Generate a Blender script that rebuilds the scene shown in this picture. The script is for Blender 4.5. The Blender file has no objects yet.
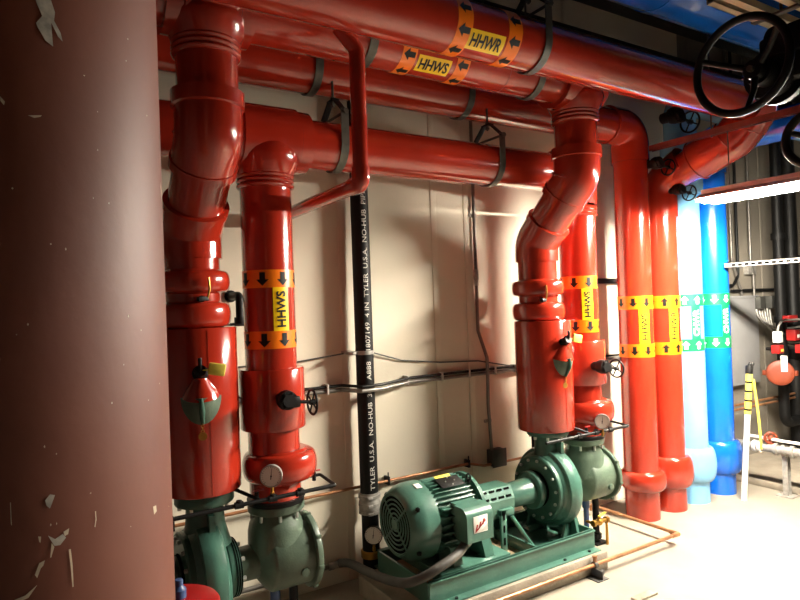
import bpy, bmesh, math, random
from mathutils import Vector, Matrix
random.seed(7)
PI = math.pi
COL = bpy.context.scene.collection
V = Vector

# ------------------------------------------------------------------ materials
def lin(c):
    return tuple(((x/255)/12.92 if x/255 <= .04045 else ((x/255+.055)/1.055)**2.4) for x in c)

def mat(name, rgb, rough=.5, metal=0., var=0., scale=8., bump=0., bscale=60., emit=None, estr=0., coat=0., rgb2=None):
    m = bpy.data.materials.new(name); m.use_nodes = True
    nt = m.node_tree; b = nt.nodes['Principled BSDF']
    c = (*lin(rgb), 1)
    b.inputs['Base Color'].default_value = c
    b.inputs['Roughness'].default_value = rough
    b.inputs['Metallic'].default_value = metal
    b.inputs['Coat Weight'].default_value = coat
    if 'dark_opening' in name: b.inputs['Specular IOR Level'].default_value = .02
    if 'black' in name: b.inputs['Specular IOR Level'].default_value = .25
    b.inputs['Coat Roughness'].default_value = .04
    tc = nt.nodes.new('ShaderNodeTexCoord')
    if var > 0 or rgb2:
        n = nt.nodes.new('ShaderNodeTexNoise'); n.inputs['Scale'].default_value = scale; n.inputs['Detail'].default_value = 6
        nt.links.new(tc.outputs['Object'], n.inputs['Vector'])
        r = nt.nodes.new('ShaderNodeValToRGB')
        lo = rgb2 if rgb2 else tuple(x*(1-var) for x in rgb)
        r.color_ramp.elements[0].color = (*lin(lo), 1); r.color_ramp.elements[0].position = .35
        r.color_ramp.elements[1].color = c; r.color_ramp.elements[1].position = .65
        nt.links.new(n.outputs['Fac'], r.inputs['Fac']); nt.links.new(r.outputs['Color'], b.inputs['Base Color'])
    if bump > 0:
        n2 = nt.nodes.new('ShaderNodeTexNoise'); n2.inputs['Scale'].default_value = bscale; n2.inputs['Detail'].default_value = 3
        nt.links.new(tc.outputs['Object'], n2.inputs['Vector'])
        bp = nt.nodes.new('ShaderNodeBump'); bp.inputs['Strength'].default_value = bump; bp.inputs['Distance'].default_value = .01
        nt.links.new(n2.outputs['Fac'], bp.inputs['Height']); nt.links.new(bp.outputs['Normal'], b.inputs['Normal'])
    if emit:
        b.inputs['Emission Color'].default_value = (*lin(emit), 1); b.inputs['Emission Strength'].default_value = estr
    return m

M = dict(
 red=mat('red_gloss_jacket', (170,45,27), .17, var=.10, scale=3, bump=.02, bscale=8, coat=.6),
 redseam=mat('red_seam', (150,22,14), .35),
 lblue=mat('light_blue_jacket', (122,184,224), .22, var=.06, scale=3, bump=.02, bscale=8, coat=.5),
 blue=mat('blue_jacket', (10,98,206), .22, var=.08, scale=3, bump=.02, bscale=8, coat=.5),
 green=mat('teal_enamel', (68,110,96), .34, var=.10, scale=12, bump=.05, bscale=90, coat=.2),
 olive=mat('grey_green_cast_iron', (84,102,86), .42, var=.12, scale=16, bump=.09, bscale=110),
 dgreen=mat('dark_green_casting', (56,96,82), .42, var=.12, scale=16, bump=.08, bscale=110),
 black=mat('black_iron', (15,15,15), .5, var=.25, scale=20, bump=.15, bscale=120),
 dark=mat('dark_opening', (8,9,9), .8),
 steel=mat('dull_steel_band', (92,90,82), .45, .55, var=.15, scale=25),
 galv=mat('galvanised_steel', (168,165,158), .4, .3, var=.2, scale=30),
 bolt=mat('bright_bolt', (190,192,188), .35, .7),
 copper=mat('copper_tube', (176,124,86), .34, .5, var=.2, scale=14),
 brass=mat('brass', (176,132,60), .35, .8),
 concrete=mat('concrete', (150,140,124), .85, var=.16, scale=7, bump=.3, bscale=60),
 grout=mat('tan_grout', (176,152,122), .9, var=.15, scale=10, bump=.3, bscale=70),
 floor=mat('floor_concrete', (146,138,124), .7, var=.10, scale=2.2, bump=.08, bscale=40),
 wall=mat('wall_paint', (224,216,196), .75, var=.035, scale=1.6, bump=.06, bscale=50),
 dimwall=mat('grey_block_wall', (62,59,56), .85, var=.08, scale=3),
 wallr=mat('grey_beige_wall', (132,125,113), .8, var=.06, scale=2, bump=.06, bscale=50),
 wallb=mat('grey_board', (138,138,138), .7, var=.05, scale=5),
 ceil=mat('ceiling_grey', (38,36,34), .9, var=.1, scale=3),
 white=mat('white_plastic', (232,230,222), .45),
 cream=mat('cream_channel', (190,180,154), .5, .2, var=.08, scale=10),
 orange=mat('orange_band_film', (242,120,14), .3),
 yellow=mat('yellow_label_film', (246,202,20), .3),
 ink=mat('black_print', (14,13,12), .5),
 teal=mat('green_band_film', (4,112,66), .4),
 wprint=mat('white_print', (240,244,242), .5),
 greyprint=mat('grey_print', (196,194,186), .6),
 tagyellow=mat('yellow_tag', (232,214,84), .6, var=.08, scale=60),
 emt=mat('grey_conduit', (122,118,112), .4, .5, var=.1, scale=20),
 flex=mat('grey_flexible_conduit', (74,72,68), .6, var=.12, scale=20),
 boxg=mat('grey_box', (70,70,66), .5, .3, var=.1, scale=14),
 strut=mat('painted_channel', (128,62,52), .5, .2, var=.15, scale=16),
 alarm=mat('bright_red_enamel', (150,26,24), .4),
 drum=mat('red_plastic', (150,18,18), .35, var=.1, scale=8),
 discc=mat('orange_red_cap', (122,50,24), .5, var=.08, scale=20),
 bluep=mat('blue_plastic', (58,84,130), .4, var=.1, scale=20),
 wood=mat('weathered_board', (150,140,122), .85, var=.2, scale=30),
 tube=mat('lit_fluorescent_tube', (255,250,238), .4, emit=(255,244,226), estr=230.),
 lampw=mat('white_lamp_enamel', (225,222,214), .4),
 chip=mat('exposed_primer', (232,214,186), .8, var=.12, scale=60),
 scuff=mat('grey_scuff', (206,198,186), .8, var=.2, scale=90),
)
# brown primer column: streaky mottling of its own
M['brown'] = mat('brown_primer', (124,65,44), .55, rgb2=(110,55,38), scale=2.5, bump=.03, bscale=60)

# ------------------------------------------------------------------ mesh builder
class MB:
    def __init__(s): s.v=[]; s.f=[]; s.m=[]; s.mi=0
    def add(s, verts, faces, mtx=None, mi=None):
        o=len(s.v)
        for p in verts:
            p=V(p); s.v.append(tuple(mtx@p if mtx else p))
        for f in faces: s.f.append(tuple(i+o for i in f)); s.m.append(s.mi if mi is None else mi)
        return s
    def box(s, c, d, bev=0., rot=None, mi=None):
        bm=bmesh.new(); bmesh.ops.create_cube(bm,size=1)
        for v in bm.verts: v.co=V((v.co.x*d[0],v.co.y*d[1],v.co.z*d[2]))
        if bev>0: bmesh.ops.bevel(bm,geom=list(bm.edges),offset=min(bev,min(d)*.45),segments=2,profile=.5,affect='EDGES')
        T=Matrix.Translation(V(c))
        if rot: T=T@rot
        bm.verts.index_update()
        s.add([v.co.copy() for v in bm.verts],[[v.index for v in f.verts] for f in bm.faces],T,mi); bm.free(); return s
    def b2(s, a, b, bev=0., mi=None):
        a=V(a); b=V(b); return s.box((a+b)/2,[abs(x) for x in (b-a)],bev,None,mi)
    def lathe(s, prof, origin=(0,0,0), axis=(0,0,1), n=40, mi=None, caps=True):
        # prof: (t, r) along the axis
        a=V(axis).normalized(); e=V((1,0,0)) if abs(a.x)<.9 else V((0,1,0))
        e1=(e-a*e.dot(a)).normalized(); e2=a.cross(e1); O=V(origin)
        vs=[];fs=[]
        for t,r in prof:
            r=max(r,.0004)
            for k in range(n):
                th=2*PI*k/n; vs.append(O+a*t+(e1*math.cos(th)+e2*math.sin(th))*r)
        L=len(prof)
        for i in range(L-1):
            for k in range(n):
                k2=(k+1)%n; fs.append((i*n+k,i*n+k2,(i+1)*n+k2,(i+1)*n+k))
        if caps:
            fs.append(tuple(reversed(range(n)))); fs.append(tuple((L-1)*n+k for k in range(n)))
        return s.add(vs,fs,None,mi)
    def cyl(s,a,b,r,n=24,mi=None,r2=None):
        a=V(a);b=V(b);L=(b-a).length
        return s.lathe([(0,r),(L,r if r2 is None else r2)],a,(b-a),n,mi)
    def tube(s, pts, r, n=24, mi=None, closed=False, caps=True):
        P=[V(p) for p in pts]; N=len(P)
        R=r if isinstance(r,(list,tuple)) else [r]*N
        T=[]
        for i in range(N):
            if closed: t=(P[(i+1)%N]-P[i-1])
            elif i==0: t=P[1]-P[0]
            elif i==N-1: t=P[-1]-P[-2]
            else: t=(P[i+1]-P[i]).normalized()+(P[i]-P[i-1]).normalized()
            T.append(t.normalized())
        e=V((0,0,1)) if abs(T[0].z)<.9 else V((1,0,0))
        u=(e-T[0]*e.dot(T[0])).normalized(); vs=[];fs=[]
        for i in range(N):
            u=(u-T[i]*u.dot(T[i])).normalized(); w=T[i].cross(u)
            for k in range(n):
                th=2*PI*k/n; vs.append(P[i]+(u*math.cos(th)+w*math.sin(th))*R[i])
        for i in range(N if closed else N-1):
            j=(i+1)%N
            for k in range(n):
                k2=(k+1)%n; fs.append((i*n+k,i*n+k2,j*n+k2,j*n+k))
        if caps and not closed:
            fs.append(tuple(reversed(range(n)))); fs.append(tuple((N-1)*n+k for k in range(n)))
        return s.add(vs,fs,None,mi)
    def torus(s,c,axis,R,r,n=48,m=12,mi=None):
        a=V(axis).normalized(); e=V((1,0,0)) if abs(a.x)<.9 else V((0,1,0))
        e1=(e-a*e.dot(a)).normalized(); e2=a.cross(e1)
        return s.tube([V(c)+(e1*math.cos(2*PI*k/n)+e2*math.sin(2*PI*k/n))*R for k in range(n)],r,m,mi,closed=True)
    def ball(s,c,r,sc=(1,1,1),n=20,mi=None):
        pr=[(-r*math.cos(PI*i/12),r*math.sin(PI*i/12)) for i in range(13)]
        o=len(s.v); s.lathe(pr,(0,0,0),(0,0,1),n,mi)
        for i in range(o,len(s.v)):
            p=s.v[i]; s.v[i]=(c[0]+p[0]*sc[0],c[1]+p[1]*sc[1],c[2]+p[2]*sc[2])
        return s
    def prism(s, poly, origin, ex, ey, depth, mi=None):
        # polygon in plane (ex,ey) extruded along ex x ey
        ex=V(ex).normalized(); ey=V(ey).normalized(); ez=ex.cross(ey); O=V(origin); n=len(poly)
        vs=[O+ex*a+ey*b for a,b in poly]+[O+ex*a+ey*b+ez*depth for a,b in poly]
        fs=[tuple(reversed(range(n))),tuple(range(n,2*n))]+[(i,(i+1)%n,n+(i+1)%n,n+i) for i in range(n)]
        return s.add(vs,fs,None,mi)
    def bolts(s, c, axis, R, k, r=.009, h=.012, mi=1, ph=0.):
        a=V(axis).normalized(); e=V((1,0,0)) if abs(a.x)<.9 else V((0,1,0))
        e1=(e-a*e.dot(a)).normalized(); e2=a.cross(e1)
        for i in range(k):
            th=2*PI*i/k+ph; p=V(c)+(e1*math.cos(th)+e2*math.sin(th))*R
            s.lathe([(0,r),(h,r),(h+.001,r*.8)],p,a,6,mi)
        return s
    def build(s,name,mats,parent=None,loc=(0,0,0),ang=38):
        me=bpy.data.meshes.new(name); off=V(loc)
        me.from_pydata([tuple(V(p)-off) for p in s.v],[],s.f)
        if not isinstance(mats,(list,tuple)): mats=[mats]
        for x in mats: me.materials.append(x)
        for p,i in zip(me.polygons,s.m): p.material_index=min(i,len(mats)-1); p.use_smooth=True
        me.update()
        bm=bmesh.new(); bm.from_mesh(me); bmesh.ops.recalc_face_normals(bm,faces=bm.faces); bm.to_mesh(me); bm.free()
        me.set_sharp_from_angle(angle=math.radians(ang))
        o=bpy.data.objects.new(name,me); COL.objects.link(o); o.location=off
        if parent: o.parent=parent
        return o

def fillet(pts, R, n=10):
    P=[V(p) for p in pts]; out=[P[0]]
    Rs=R if isinstance(R,(list,tuple)) else [R]*(len(P)-2)
    for i in range(1,len(P)-1):
        a=(P[i-1]-P[i]).normalized(); b=(P[i+1]-P[i]).normalized()
        th=a.angle(b); r=Rs[i-1]
        if th>PI-.02 or r<=0: out.append(P[i]); continue
        d=r/math.tan(th/2); d=min(d,(P[i-1]-P[i]).length*.49,(P[i+1]-P[i]).length*.49); r=d*math.tan(th/2)
        bis=(a+b).normalized(); c=P[i]+bis*(r/math.sin(th/2))
        s0=P[i]+a*d-c; s1=P[i]+b*d-c; w=s0.angle(s1)
        for k in range(n+1):
            t=k/n; out.append(c+(s0*math.sin((1-t)*w)+s1*math.sin(t*w))/math.sin(w))
    out.append(P[-1]); return out

def at(b, loc):   # world-built vertices -> local of an Empty at loc
    return b

def thing(name,label,cat,loc,group=None):
    o=bpy.data.objects.new(name,None); COL.objects.link(o); o.location=loc; o.empty_display_size=.05
    o['label']=label; o['category']=cat
    if group: o['group']=group
    return o
def tag(o,label,cat,group=None):
    o['label']=label; o['category']=cat
    if group: o['group']=group
    return o
def struct(o): o['kind']='structure'; return o
def part(b,name,mats,root,ang=38,label=None):
    # b is in world coordinates; the part's origin sits on the root
    o=b.build(name,mats,root,tuple(root.matrix_basis.translation),ang)
    o.location=(0,0,0)
    if label: o['label']=label
    return o
def subpart(b,name,mats,prt,ang=38):
    root=prt.parent
    o=b.build(name,mats,prt,tuple(root.matrix_basis.translation),ang); o.location=(0,0,0); return o
def dup(root,d,label=None,group=None):
    r=root.copy(); COL.objects.link(r); r.location=root.location+V(d)
    if label: r['label']=label
    if group: r['group']=group
    for ch in list(root.children):
        c=ch.copy(); COL.objects.link(c); c.parent=r
        for g in list(ch.children):
            e=g.copy(); COL.objects.link(e); e.parent=c
    return r

# ------------------------------------------------------------------ lettering wrapped on a cylinder
_tc={}
def text2d(txt,size,bold=.0):
    key=(txt,size,bold)
    if key in _tc: return _tc[key]
    cu=bpy.data.curves.new('t','FONT'); cu.body=txt; cu.size=size; cu.align_x='CENTER'; cu.align_y='CENTER'; cu.offset=bold; cu.resolution_u=3
    o=bpy.data.objects.new('t',cu); COL.objects.link(o)
    dg=bpy.context.evaluated_depsgraph_get(); me=bpy.data.meshes.new_from_object(o.evaluated_get(dg))
    vs=[tuple(v.co)[:2] for v in me.vertices]; fs=[tuple(p.vertices) for p in me.polygons]
    bpy.data.objects.remove(o); bpy.data.curves.remove(cu); bpy.data.meshes.remove(me)
    _tc[key]=(vs,fs); return _tc[key]
def norm_text(txt,w,h,bold=0.):
    vs,fs=text2d(txt,1.,bold)
    x0=min(v[0] for v in vs);x1=max(v[0] for v in vs);y0=min(v[1] for v in vs);y1=max(v[1] for v in vs)
    return [((a-(x0+x1)/2)/(x1-x0)*w,(b-(y0+y1)/2)/(y1-y0)*h) for a,b in vs],fs
def wrap(mb,vs,fs,O,axis,e1,r,s0=0.,t0=0.,mi=0,step=.007,rot=True):
    """2D shape -> cylinder skin.  rot: shape x runs along the axis, shape y against s."""
    bm=bmesh.new(); bv=[]
    for a,b in vs:
        s,t=(-b,a) if rot else (a,b)
        bv.append(bm.verts.new((s+s0,t+t0,0)))
    for f in fs:
        try: bm.faces.new([bv[i] for i in f])
        except ValueError: pass
    smin=min(v.co.x for v in bv); smax=max(v.co.x for v in bv); k=math.ceil(smin/step)*step
    while k<smax:
        bmesh.ops.bisect_plane(bm,geom=list(bm.verts)+list(bm.edges)+list(bm.faces),plane_co=(k,0,0),plane_no=(1,0,0)); k+=step
    a=V(axis).normalized(); e1=V(e1); e1=(e1-a*e1.dot(a)).normalized(); e2=a.cross(e1); O=V(O)
    bm.verts.index_update()
    pts=[O+a*v.co.y+(e1*math.cos(v.co.x/r)+e2*math.sin(v.co.x/r))*r for v in bm.verts]
    mb.add(pts,[[v.index for v in f.verts] for f in bm.faces],None,mi); bm.free()
ARROW=[(-.030,-.013),(.003,-.013),(.003,-.029),(.032,0),(.003,.029),(.003,.013),(-.030,.013)]
def band(root,O,axis,e1,r,t0,width,up,film,ink,n=8,s0=0.):
    b=MB(); a=V(axis).normalized()
    b.lathe([(t0-width/2,r),(t0-width/2,r+.0012),(t0+width/2,r+.0012),(t0+width/2,r)],O,a,64,0,caps=False)
    sg=1 if up else -1
    for k in range(n):
        vs=[(x*sg,y) for x,y in ARROW]
        wrap(b,vs,[tuple(range(7))],O,a,e1,r+.002,s0+k*2*PI*(r+.002)/n,t0,1)
    part(b,'arrow_band',[film,ink],root,60)
def plate(root,O,axis,e1,r,t0,length,width,s0,txt,film,ink,tl,th):
    b=MB(); w,l=width/2,length/2
    wrap(b,[(-l,-w),(l,-w),(l,w),(-l,w)],[(0,1,2,3)],O,axis,e1,r+.0016,s0,t0,0)
    vs,fs=norm_text(txt,tl,th,.028)
    wrap(b,vs,fs,O,axis,e1,r+.0034,s0,t0,1)
    part(b,'legend_label',[film,ink],root,60)

# ================================================================== SETTING
WY=3.24
def slab(name,a,b,m): return struct(MB().b2(a,b).build(name,m))
slab('floor',(-1.1,-2.6,-.12),(7.4,3.4,0),M['floor'])
slab('wall_back',(-1.1,WY,0),(4.95,WY+.15,4.2),M['wall'])
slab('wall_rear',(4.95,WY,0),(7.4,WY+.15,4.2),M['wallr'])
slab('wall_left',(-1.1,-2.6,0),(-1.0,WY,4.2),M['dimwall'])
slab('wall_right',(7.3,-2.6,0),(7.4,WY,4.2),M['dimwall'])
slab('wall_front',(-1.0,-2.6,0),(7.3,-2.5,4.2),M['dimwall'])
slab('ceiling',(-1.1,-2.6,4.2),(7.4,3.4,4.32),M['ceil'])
# board joints of the back wall
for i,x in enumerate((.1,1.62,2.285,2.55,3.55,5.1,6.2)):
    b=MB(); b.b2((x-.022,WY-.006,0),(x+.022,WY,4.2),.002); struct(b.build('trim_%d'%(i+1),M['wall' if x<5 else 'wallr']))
# raised concrete kerb at the far right
struct(MB().b2((5.12,1.2,0),(7.3,3.24,.055),.008).build('trim_8',M['concrete']))
# housekeeping pads under the pumps
for i,dx in enumerate((0,-2.11)):
    struct(MB().b2((1.56+dx,2.455,0),(2.90+dx,3.06,.11 if dx==0 else .14),.012).build('trim_%d'%(9+i),M['concrete']))

# ================================================================== BROWN COLUMN
def chipset():
    C=[((.34,1.95),(.41,1.95),(.43,1.935),(.425,1.925),(.452,1.914),(.460,1.905),(.440,1.909),(.412,1.922),(.417,1.896),(.385,1.90),(.357,1.911),(.349,1.916),(.375,1.926),(.356,1.937)),
       ((.325,1.404),(.345,1.409),(.365,1.407),(.352,1.399),(.343,1.394),(.33,1.398)),
       ((.542,1.376),(.547,1.376),(.548,1.366),(.541,1.358),(.537,1.359),(.544,1.367)),
       ((.94,1.349),(.975,1.348),(.98,1.340),(.95,1.338)),
       ((.277,1.329),(.295,1.340),(.317,1.341),(.310,1.336),(.300,1.334),(.285,1.325)),
       ((.415,1.344),(.424,1.344),(.430,1.325),(.431,1.302),(.426,1.302),(.421,1.325)),
       ((.332,1.366),(.36,1.36),(.392,1.363),(.405,1.358),(.38,1.352),(.356,1.353)),
       ((.395,1.365),(.42,1.367),(.415,1.361),(.40,1.360)),
       ((.345,1.357),(.356,1.352),(.342,1.342),(.338,1.342)),
       ((.294,1.368),(.305,1.367),(.302,1.361),(.297,1.362)),
       ((.195,1.410),(.198,1.410),(.199,1.386),(.196,1.388)),
       ((.20,1.310),(.24,1.311),(.285,1.318),(.25,1.3075),(.21,1.306)),
       ((.306,1.814),(.361,1.817),(.355,1.815),(.33,1.8125)),
       ((.205,1.829),(.222,1.824),(.218,1.820),(.206,1.824)),
       ((.42,1.972),(.46,1.974),(.45,1.966),(.43,1.967)),
       ((1.24,1.785),(1.28,1.775),(1.29,1.755),(1.26,1.765))]
    for k in range(26):
        a=random.uniform(.2,1.2); z=random.uniform(1.3,1.95); w=random.uniform(.002,.005); h=random.uniform(.0006,.0018)
        C.append(((a-w,z),(a,z+h),(a+w,z),(a,z-h)))
    return C
b=MB(); CX,CY,CR=-.061,.998,.25
b.lathe([(0,CR),(4.2,CR)],(CX,CY,0),(0,0,1),96,0)
for i,c in enumerate(chipset()):
    vs=[(th*CR,z) for th,z in c]
    wrap(b,vs,[tuple(range(len(vs)))],(CX,CY,0),(0,0,1),(0,-1,0),CR+.0006,0,0,2 if i in (0,1,6) else 1,rot=False,step=.004)
b.b2((CX-.33,CY-.33,0),(CX+.33,CY+.33,.025),.004,0)
tag(b.build('round_column',[M['brown'],M['chip'],M['scuff']],None,(CX,CY,0)),'large round brown column with scratches and white chips at left edge','column')

# ================================================================== PIPES
R=.12
ZA=2.805
ZL=(1.548,1.206)      # band heights of the four risers
def etocam(x,y): v=V((-x,-y,0)); return v.normalized()

def bulge(root,x,y,m,z0=.20,z1=.345,rnd=False):
    b=MB(); h=z1-z0
    pr=[(z0,R+.001),(z0+.004,R+.012)]+[(z0+h/2-h*.46*math.cos(PI*k/10),R+.014+.028*math.sin(PI*k/10)) for k in range(11)]+[(z1-.004,R+.012),(z1,R+.001)]
    if rnd: pr=[(z0+h/2-h/2*math.cos(PI*k/16),R+.002+.043*math.sin(PI*k/16)**.9) for k in range(17)]
    b.lathe(pr,(x+.012,y-.004,0),(0,0,1),48)
    part(b,'bulged_collar',m,root)
def seams(b,path_z,x,y,r=None):
    for z in path_z: b.lathe([(z-.003,R),(z-.002,R+.003),(z+.002,R+.003),(z+.003,R)],(x,y,0),(0,0,1),48,caps=False)

# --- A : front return header
t=thing('return_water_pipe','topmost front red pipe labelled HHWR, bending down into the orange-red riser','pipe',(4.12,2.89,0))
pA=fillet([(-.95,2.14,ZA),(4.12,2.14,ZA),(4.12,2.30,2.635),(4.12,2.89,2.43),(4.12,2.89,.0)],[.1,.12,.17],8)
part(MB().tube(pA,R,48),'pipe_jacket',M['red'],t)
e=fillet([(3.93,2.14,ZA),(4.12,2.14,ZA),(4.12,2.30,2.635),(4.12,2.58,2.538)],[.1,.12],8)
b=MB().tube(e,R+.022,48)
for q,a in (((4.12,2.235,2.71),(0,.65,-.72)),((4.12,2.33,2.63),(0,.85,-.5)),((4.12,2.57,2.541),(0,.94,-.33))): b.torus(q,a,R+.022,.006,48,8)
part(b,'elbow_cover',M['red'],t)
e=fillet([(4.12,2.66,2.545),(4.12,2.89,2.43),(4.12,2.89,2.17)],.17,8)
part(MB().tube(e,R+.012,48),'elbow_cover',M['red'],t)
bulge(t,4.12,2.89,M['red'],.17,.40,True)
eA=V((0,-math.cos(.513),-math.sin(.513)))
for x in (1.632,1.912): band(t,(0,2.14,ZA),(1,0,0),eA,R,x,.078,False,M['orange'],M['ink'])
plate(t,(0,2.14,ZA),(1,0,0),eA,R,1.762,.195,.088,.03,'HHWR',M['yellow'],M['ink'],.168,.058)
eo=etocam(4.12,2.89)
for z in ZL: band(t,(4.12,2.89,0),(0,0,1),eo,R,z-.005,.092,True,M['orange'],M['ink'],s0=.012)
plate(t,(4.12,2.89,0),(0,0,1),eo,R,(ZL[0]+ZL[1])/2-.005,.25,.075,.078,'HHWR',M['yellow'],M['ink'],.205,.05)

# --- B : supply header above the pumps
t=thing('supply_water_pipe','red pipe labelled HHWS right behind the topmost front pipe, feeding both pump risers','pipe',(2.79,2.47,2.0))
YB,ZB=2.47,2.825
part(MB().tube([(-.95,YB,ZB),(2.66,YB,ZB)],R,48),'pipe_jacket',M['red'],t)
def tee_cover(root,x,y,z,zb,half=.17,endcap=False):
    b=MB(); r0=R+.028
    if endcap: pr=[(-half,R),(-half,r0),(-.1,r0+.012),(.10,r0+.012)]+[(.10+.10*math.sin(k*PI/16),(r0+.012)*math.cos(k*PI/16)+.002) for k in range(1,9)]
    else: pr=[(-half,R),(-half,r0),(-half+.06,r0+.002),(-half+.065,r0+.010),(half-.065,r0+.010),(half-.06,r0+.002),(half,r0),(half,R)]
    b.lathe(pr,(x,y,z),(1,0,0),48)
    h=z-zb-.045
    b.lathe([(z,.07),(z-.005,.12),(z-.25*h,.152),(z-.45*h,.166),(z-.6*h,.168),(zb+.045+.2*h,.155),(zb+.045,R+.02),(zb+.03,R+.01)],(x,y,0),(0,0,1),48)
    for q in (.026,.004,-.018):
        b.lathe([(zb+q-.012,R+.004),(zb+q-.008,R+.012),(zb+q,R+.016),(zb+q+.008,R+.012),(zb+q+.012,R+.006)],(x,y,0),(0,0,1),48)
    b.lathe([(zb+.04,R+.008),(zb-.04,R)],(x,y,0),(0,0,1),48)
    return part(b,'tee_cover',M['red'],root)
tee_cover(t,.665,YB,ZB,2.63); tee_cover(t,2.77,YB,ZB,2.63,endcap=True)
vb=V((0,-math.cos(.46),-math.sin(.46)))
for x in (1.575,1.885): band(t,(0,YB,ZB),(1,0,0),vb,R,x,.078,False,M['orange'],M['ink'],s0=.02)
plate(t,(0,YB,ZB),(1,0,0),vb,R,1.722,.19,.085,.052,'HHWS',M['yellow'],M['ink'],.165,.056)
b=MB()
for x in (2.19,): b.lathe([(x-.002,R),(x-.002,R+.0015),(x+.002,R+.0015),(x+.002,R)],(0,YB,ZB),(1,0,0),48,caps=False)
part(b,'jacket_seam',M['redseam'],t)

# --- C : second supply pipe, wall side, down to the red riser
t=thing('supply_riser_pipe','high rear red pipe beside the wall, bending down into the red riser with HHWS label','pipe',(3.80,2.89,0))
ZC=2.81
part(MB().tube(fillet([(-.95,2.89,ZC),(3.80,2.89,ZC),(3.80,2.89,0)],.17,12),R,48),'pipe_jacket',M['red'],t)
e=fillet([(3.55,2.89,ZC),(3.80,2.89,ZC),(3.80,2.89,2.56)],.16,10)
part(MB().tube(e,R+.013,48),'elbow_cover',M['red'],t)
bulge(t,3.80,2.89,M['red'])
eo=etocam(3.8,2.89)
for z in ZL: band(t,(3.80,2.89,0),(0,0,1),eo,R,z,.095,False,M['orange'],M['ink'],s0=-.015)
plate(t,(3.80,2.89,0),(0,0,1),eo,R,(ZL[0]+ZL[1])/2,.25,.078,.06,'HHWS',M['yellow'],M['ink'],.19,.05)

# --- D : suction header
t=thing('suction_header_pipe','lower thick red pipe along the wall with two grey hangers, joining both suction risers','pipe',(1.02,2.80,2.4))
YD,ZD=2.80,2.40
pD=fillet([(-.95,YD,ZD),(3.115,YD,ZD),(3.115,YD,2.20)],.16,10)
part(MB().tube(pD,R,48),'pipe_jacket',M['red'],t)
tee_cover(t,1.01,YD,ZD,2.19,half=.2)
e=fillet([(2.90,YD,ZD),(3.115,YD,ZD),(3.115,YD,2.2)],.15,10)
b=MB().tube(e,R+.016,48)
for q in (.026,.004,-.018):
    zb=2.15; b.lathe([(zb+q-.012,R+.004),(zb+q-.008,R+.012),(zb+q,R+.016),(zb+q+.008,R+.012),(zb+q+.012,R+.006)],(3.115,YD,0),(0,0,1),48)
part(b,'elbow_cover',M['red'],t)

# --- pump discharge risers
def discharge(x,jt,label,jb):
    YL=2.82; jr=.167 if x<1 else .175
    t=thing('discharge_riser',label,'pipe',(x,2.80,.8),'pump discharge risers')
    pts=[(x,YB,2.66),(x,YB,2.30),(x,YL,1.95),(x,YL,jt-.01)]
    part(MB().tube(fillet(pts,[.13,.13],8),R,48),'pipe_jacket',M['red'],t)
    d=(V(pts[2])-V(pts[1])).normalized(); p1=V(pts[1]); p2=V(pts[2])
    c=MB().tube(fillet([(x,YB,2.44),p1,p1+d*.15],.12,8),R+.012,48)
    c.lathe([(2.40,R+.013),(2.405,R+.023),(2.462,R+.023),(2.467,R+.005)],(x,YB,0),(0,0,1),48)
    bis=(d+V((0,0,-1))).normalized(); c.torus(p1+V((0,.022,-.0)),bis,R+.012,.005,48,8); c.lathe([(-.02,R+.013),(-.018,R+.018),(.018,R+.018),(.02,R+.005)],p1+d*.14,d,48)
    part(c,'elbow_cover',M['red'],t)
    c=MB().tube(fillet([p2-d*.16,p2,(x,YL,1.83)],.12,8),R+.012,48)
    c.lathe([(-.005,R+.008),(0,R+.019),(.03,R+.019),(.034,R+.008)],p2-d*.165,d,48)
    part(c,'elbow_cover',M['red'],t)
    for z0,z1 in ((jt+.155,jt+.25),(jt+.002,jt+.11)):
        h=z1-z0
        pr=[(z0-.006,R+.002)]+[(z0+h/2-h/2*math.cos(PI*k/12),R+.008+.034*math.sin(PI*k/12)**.5) for k in range(13)]+[(z1+.006,R+.002)]
        part(MB().lathe(pr,(x,YL,0),(0,0,1),48),'coupling_cover',M['red'],t)
    j=MB().lathe([(jb,.06),(jb,jr-.004),(jb+.006,jr),(jt-.006,jr),(jt,jr-.004),(jt,.06)],(x+.01,2.80,0),(0,0,1),64)
    j.b2((x+.008,2.80-jr-.0015,jb+.01),(x+.012,2.80-jr+.001,jt-.01))
    part(j,'valve_jacket',M['red'],t)
    # small drain cock on the couplings
    pc=MB(); e=(etocam(x,2.8)+V((.22,0,0))).normalized(); O=V((x,YL,jt+.125))+e*.125
    pc.cyl(O,O+e*.04,.014,12,0); pc.box(O+e*.05,(.05,.022,.02),.004,Matrix.Rotation(.3,4,'Z'),0)
    pc.tube([O+e*.05+V((.02,0,0)),O+e*.058+V((.028,0,.04)),O+e*.055+V((.026,0,.09))],.005,8,1)
    part(pc,'drain_cock',[M['black'],M['brass']],t)
    return t
discharge(.665,1.525,'left red discharge riser with offset bend and jacketed valve, next to the brown column',.812)
discharge(2.77,1.465,'right red discharge riser with offset bend, standing above the green pump',.792)

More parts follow.
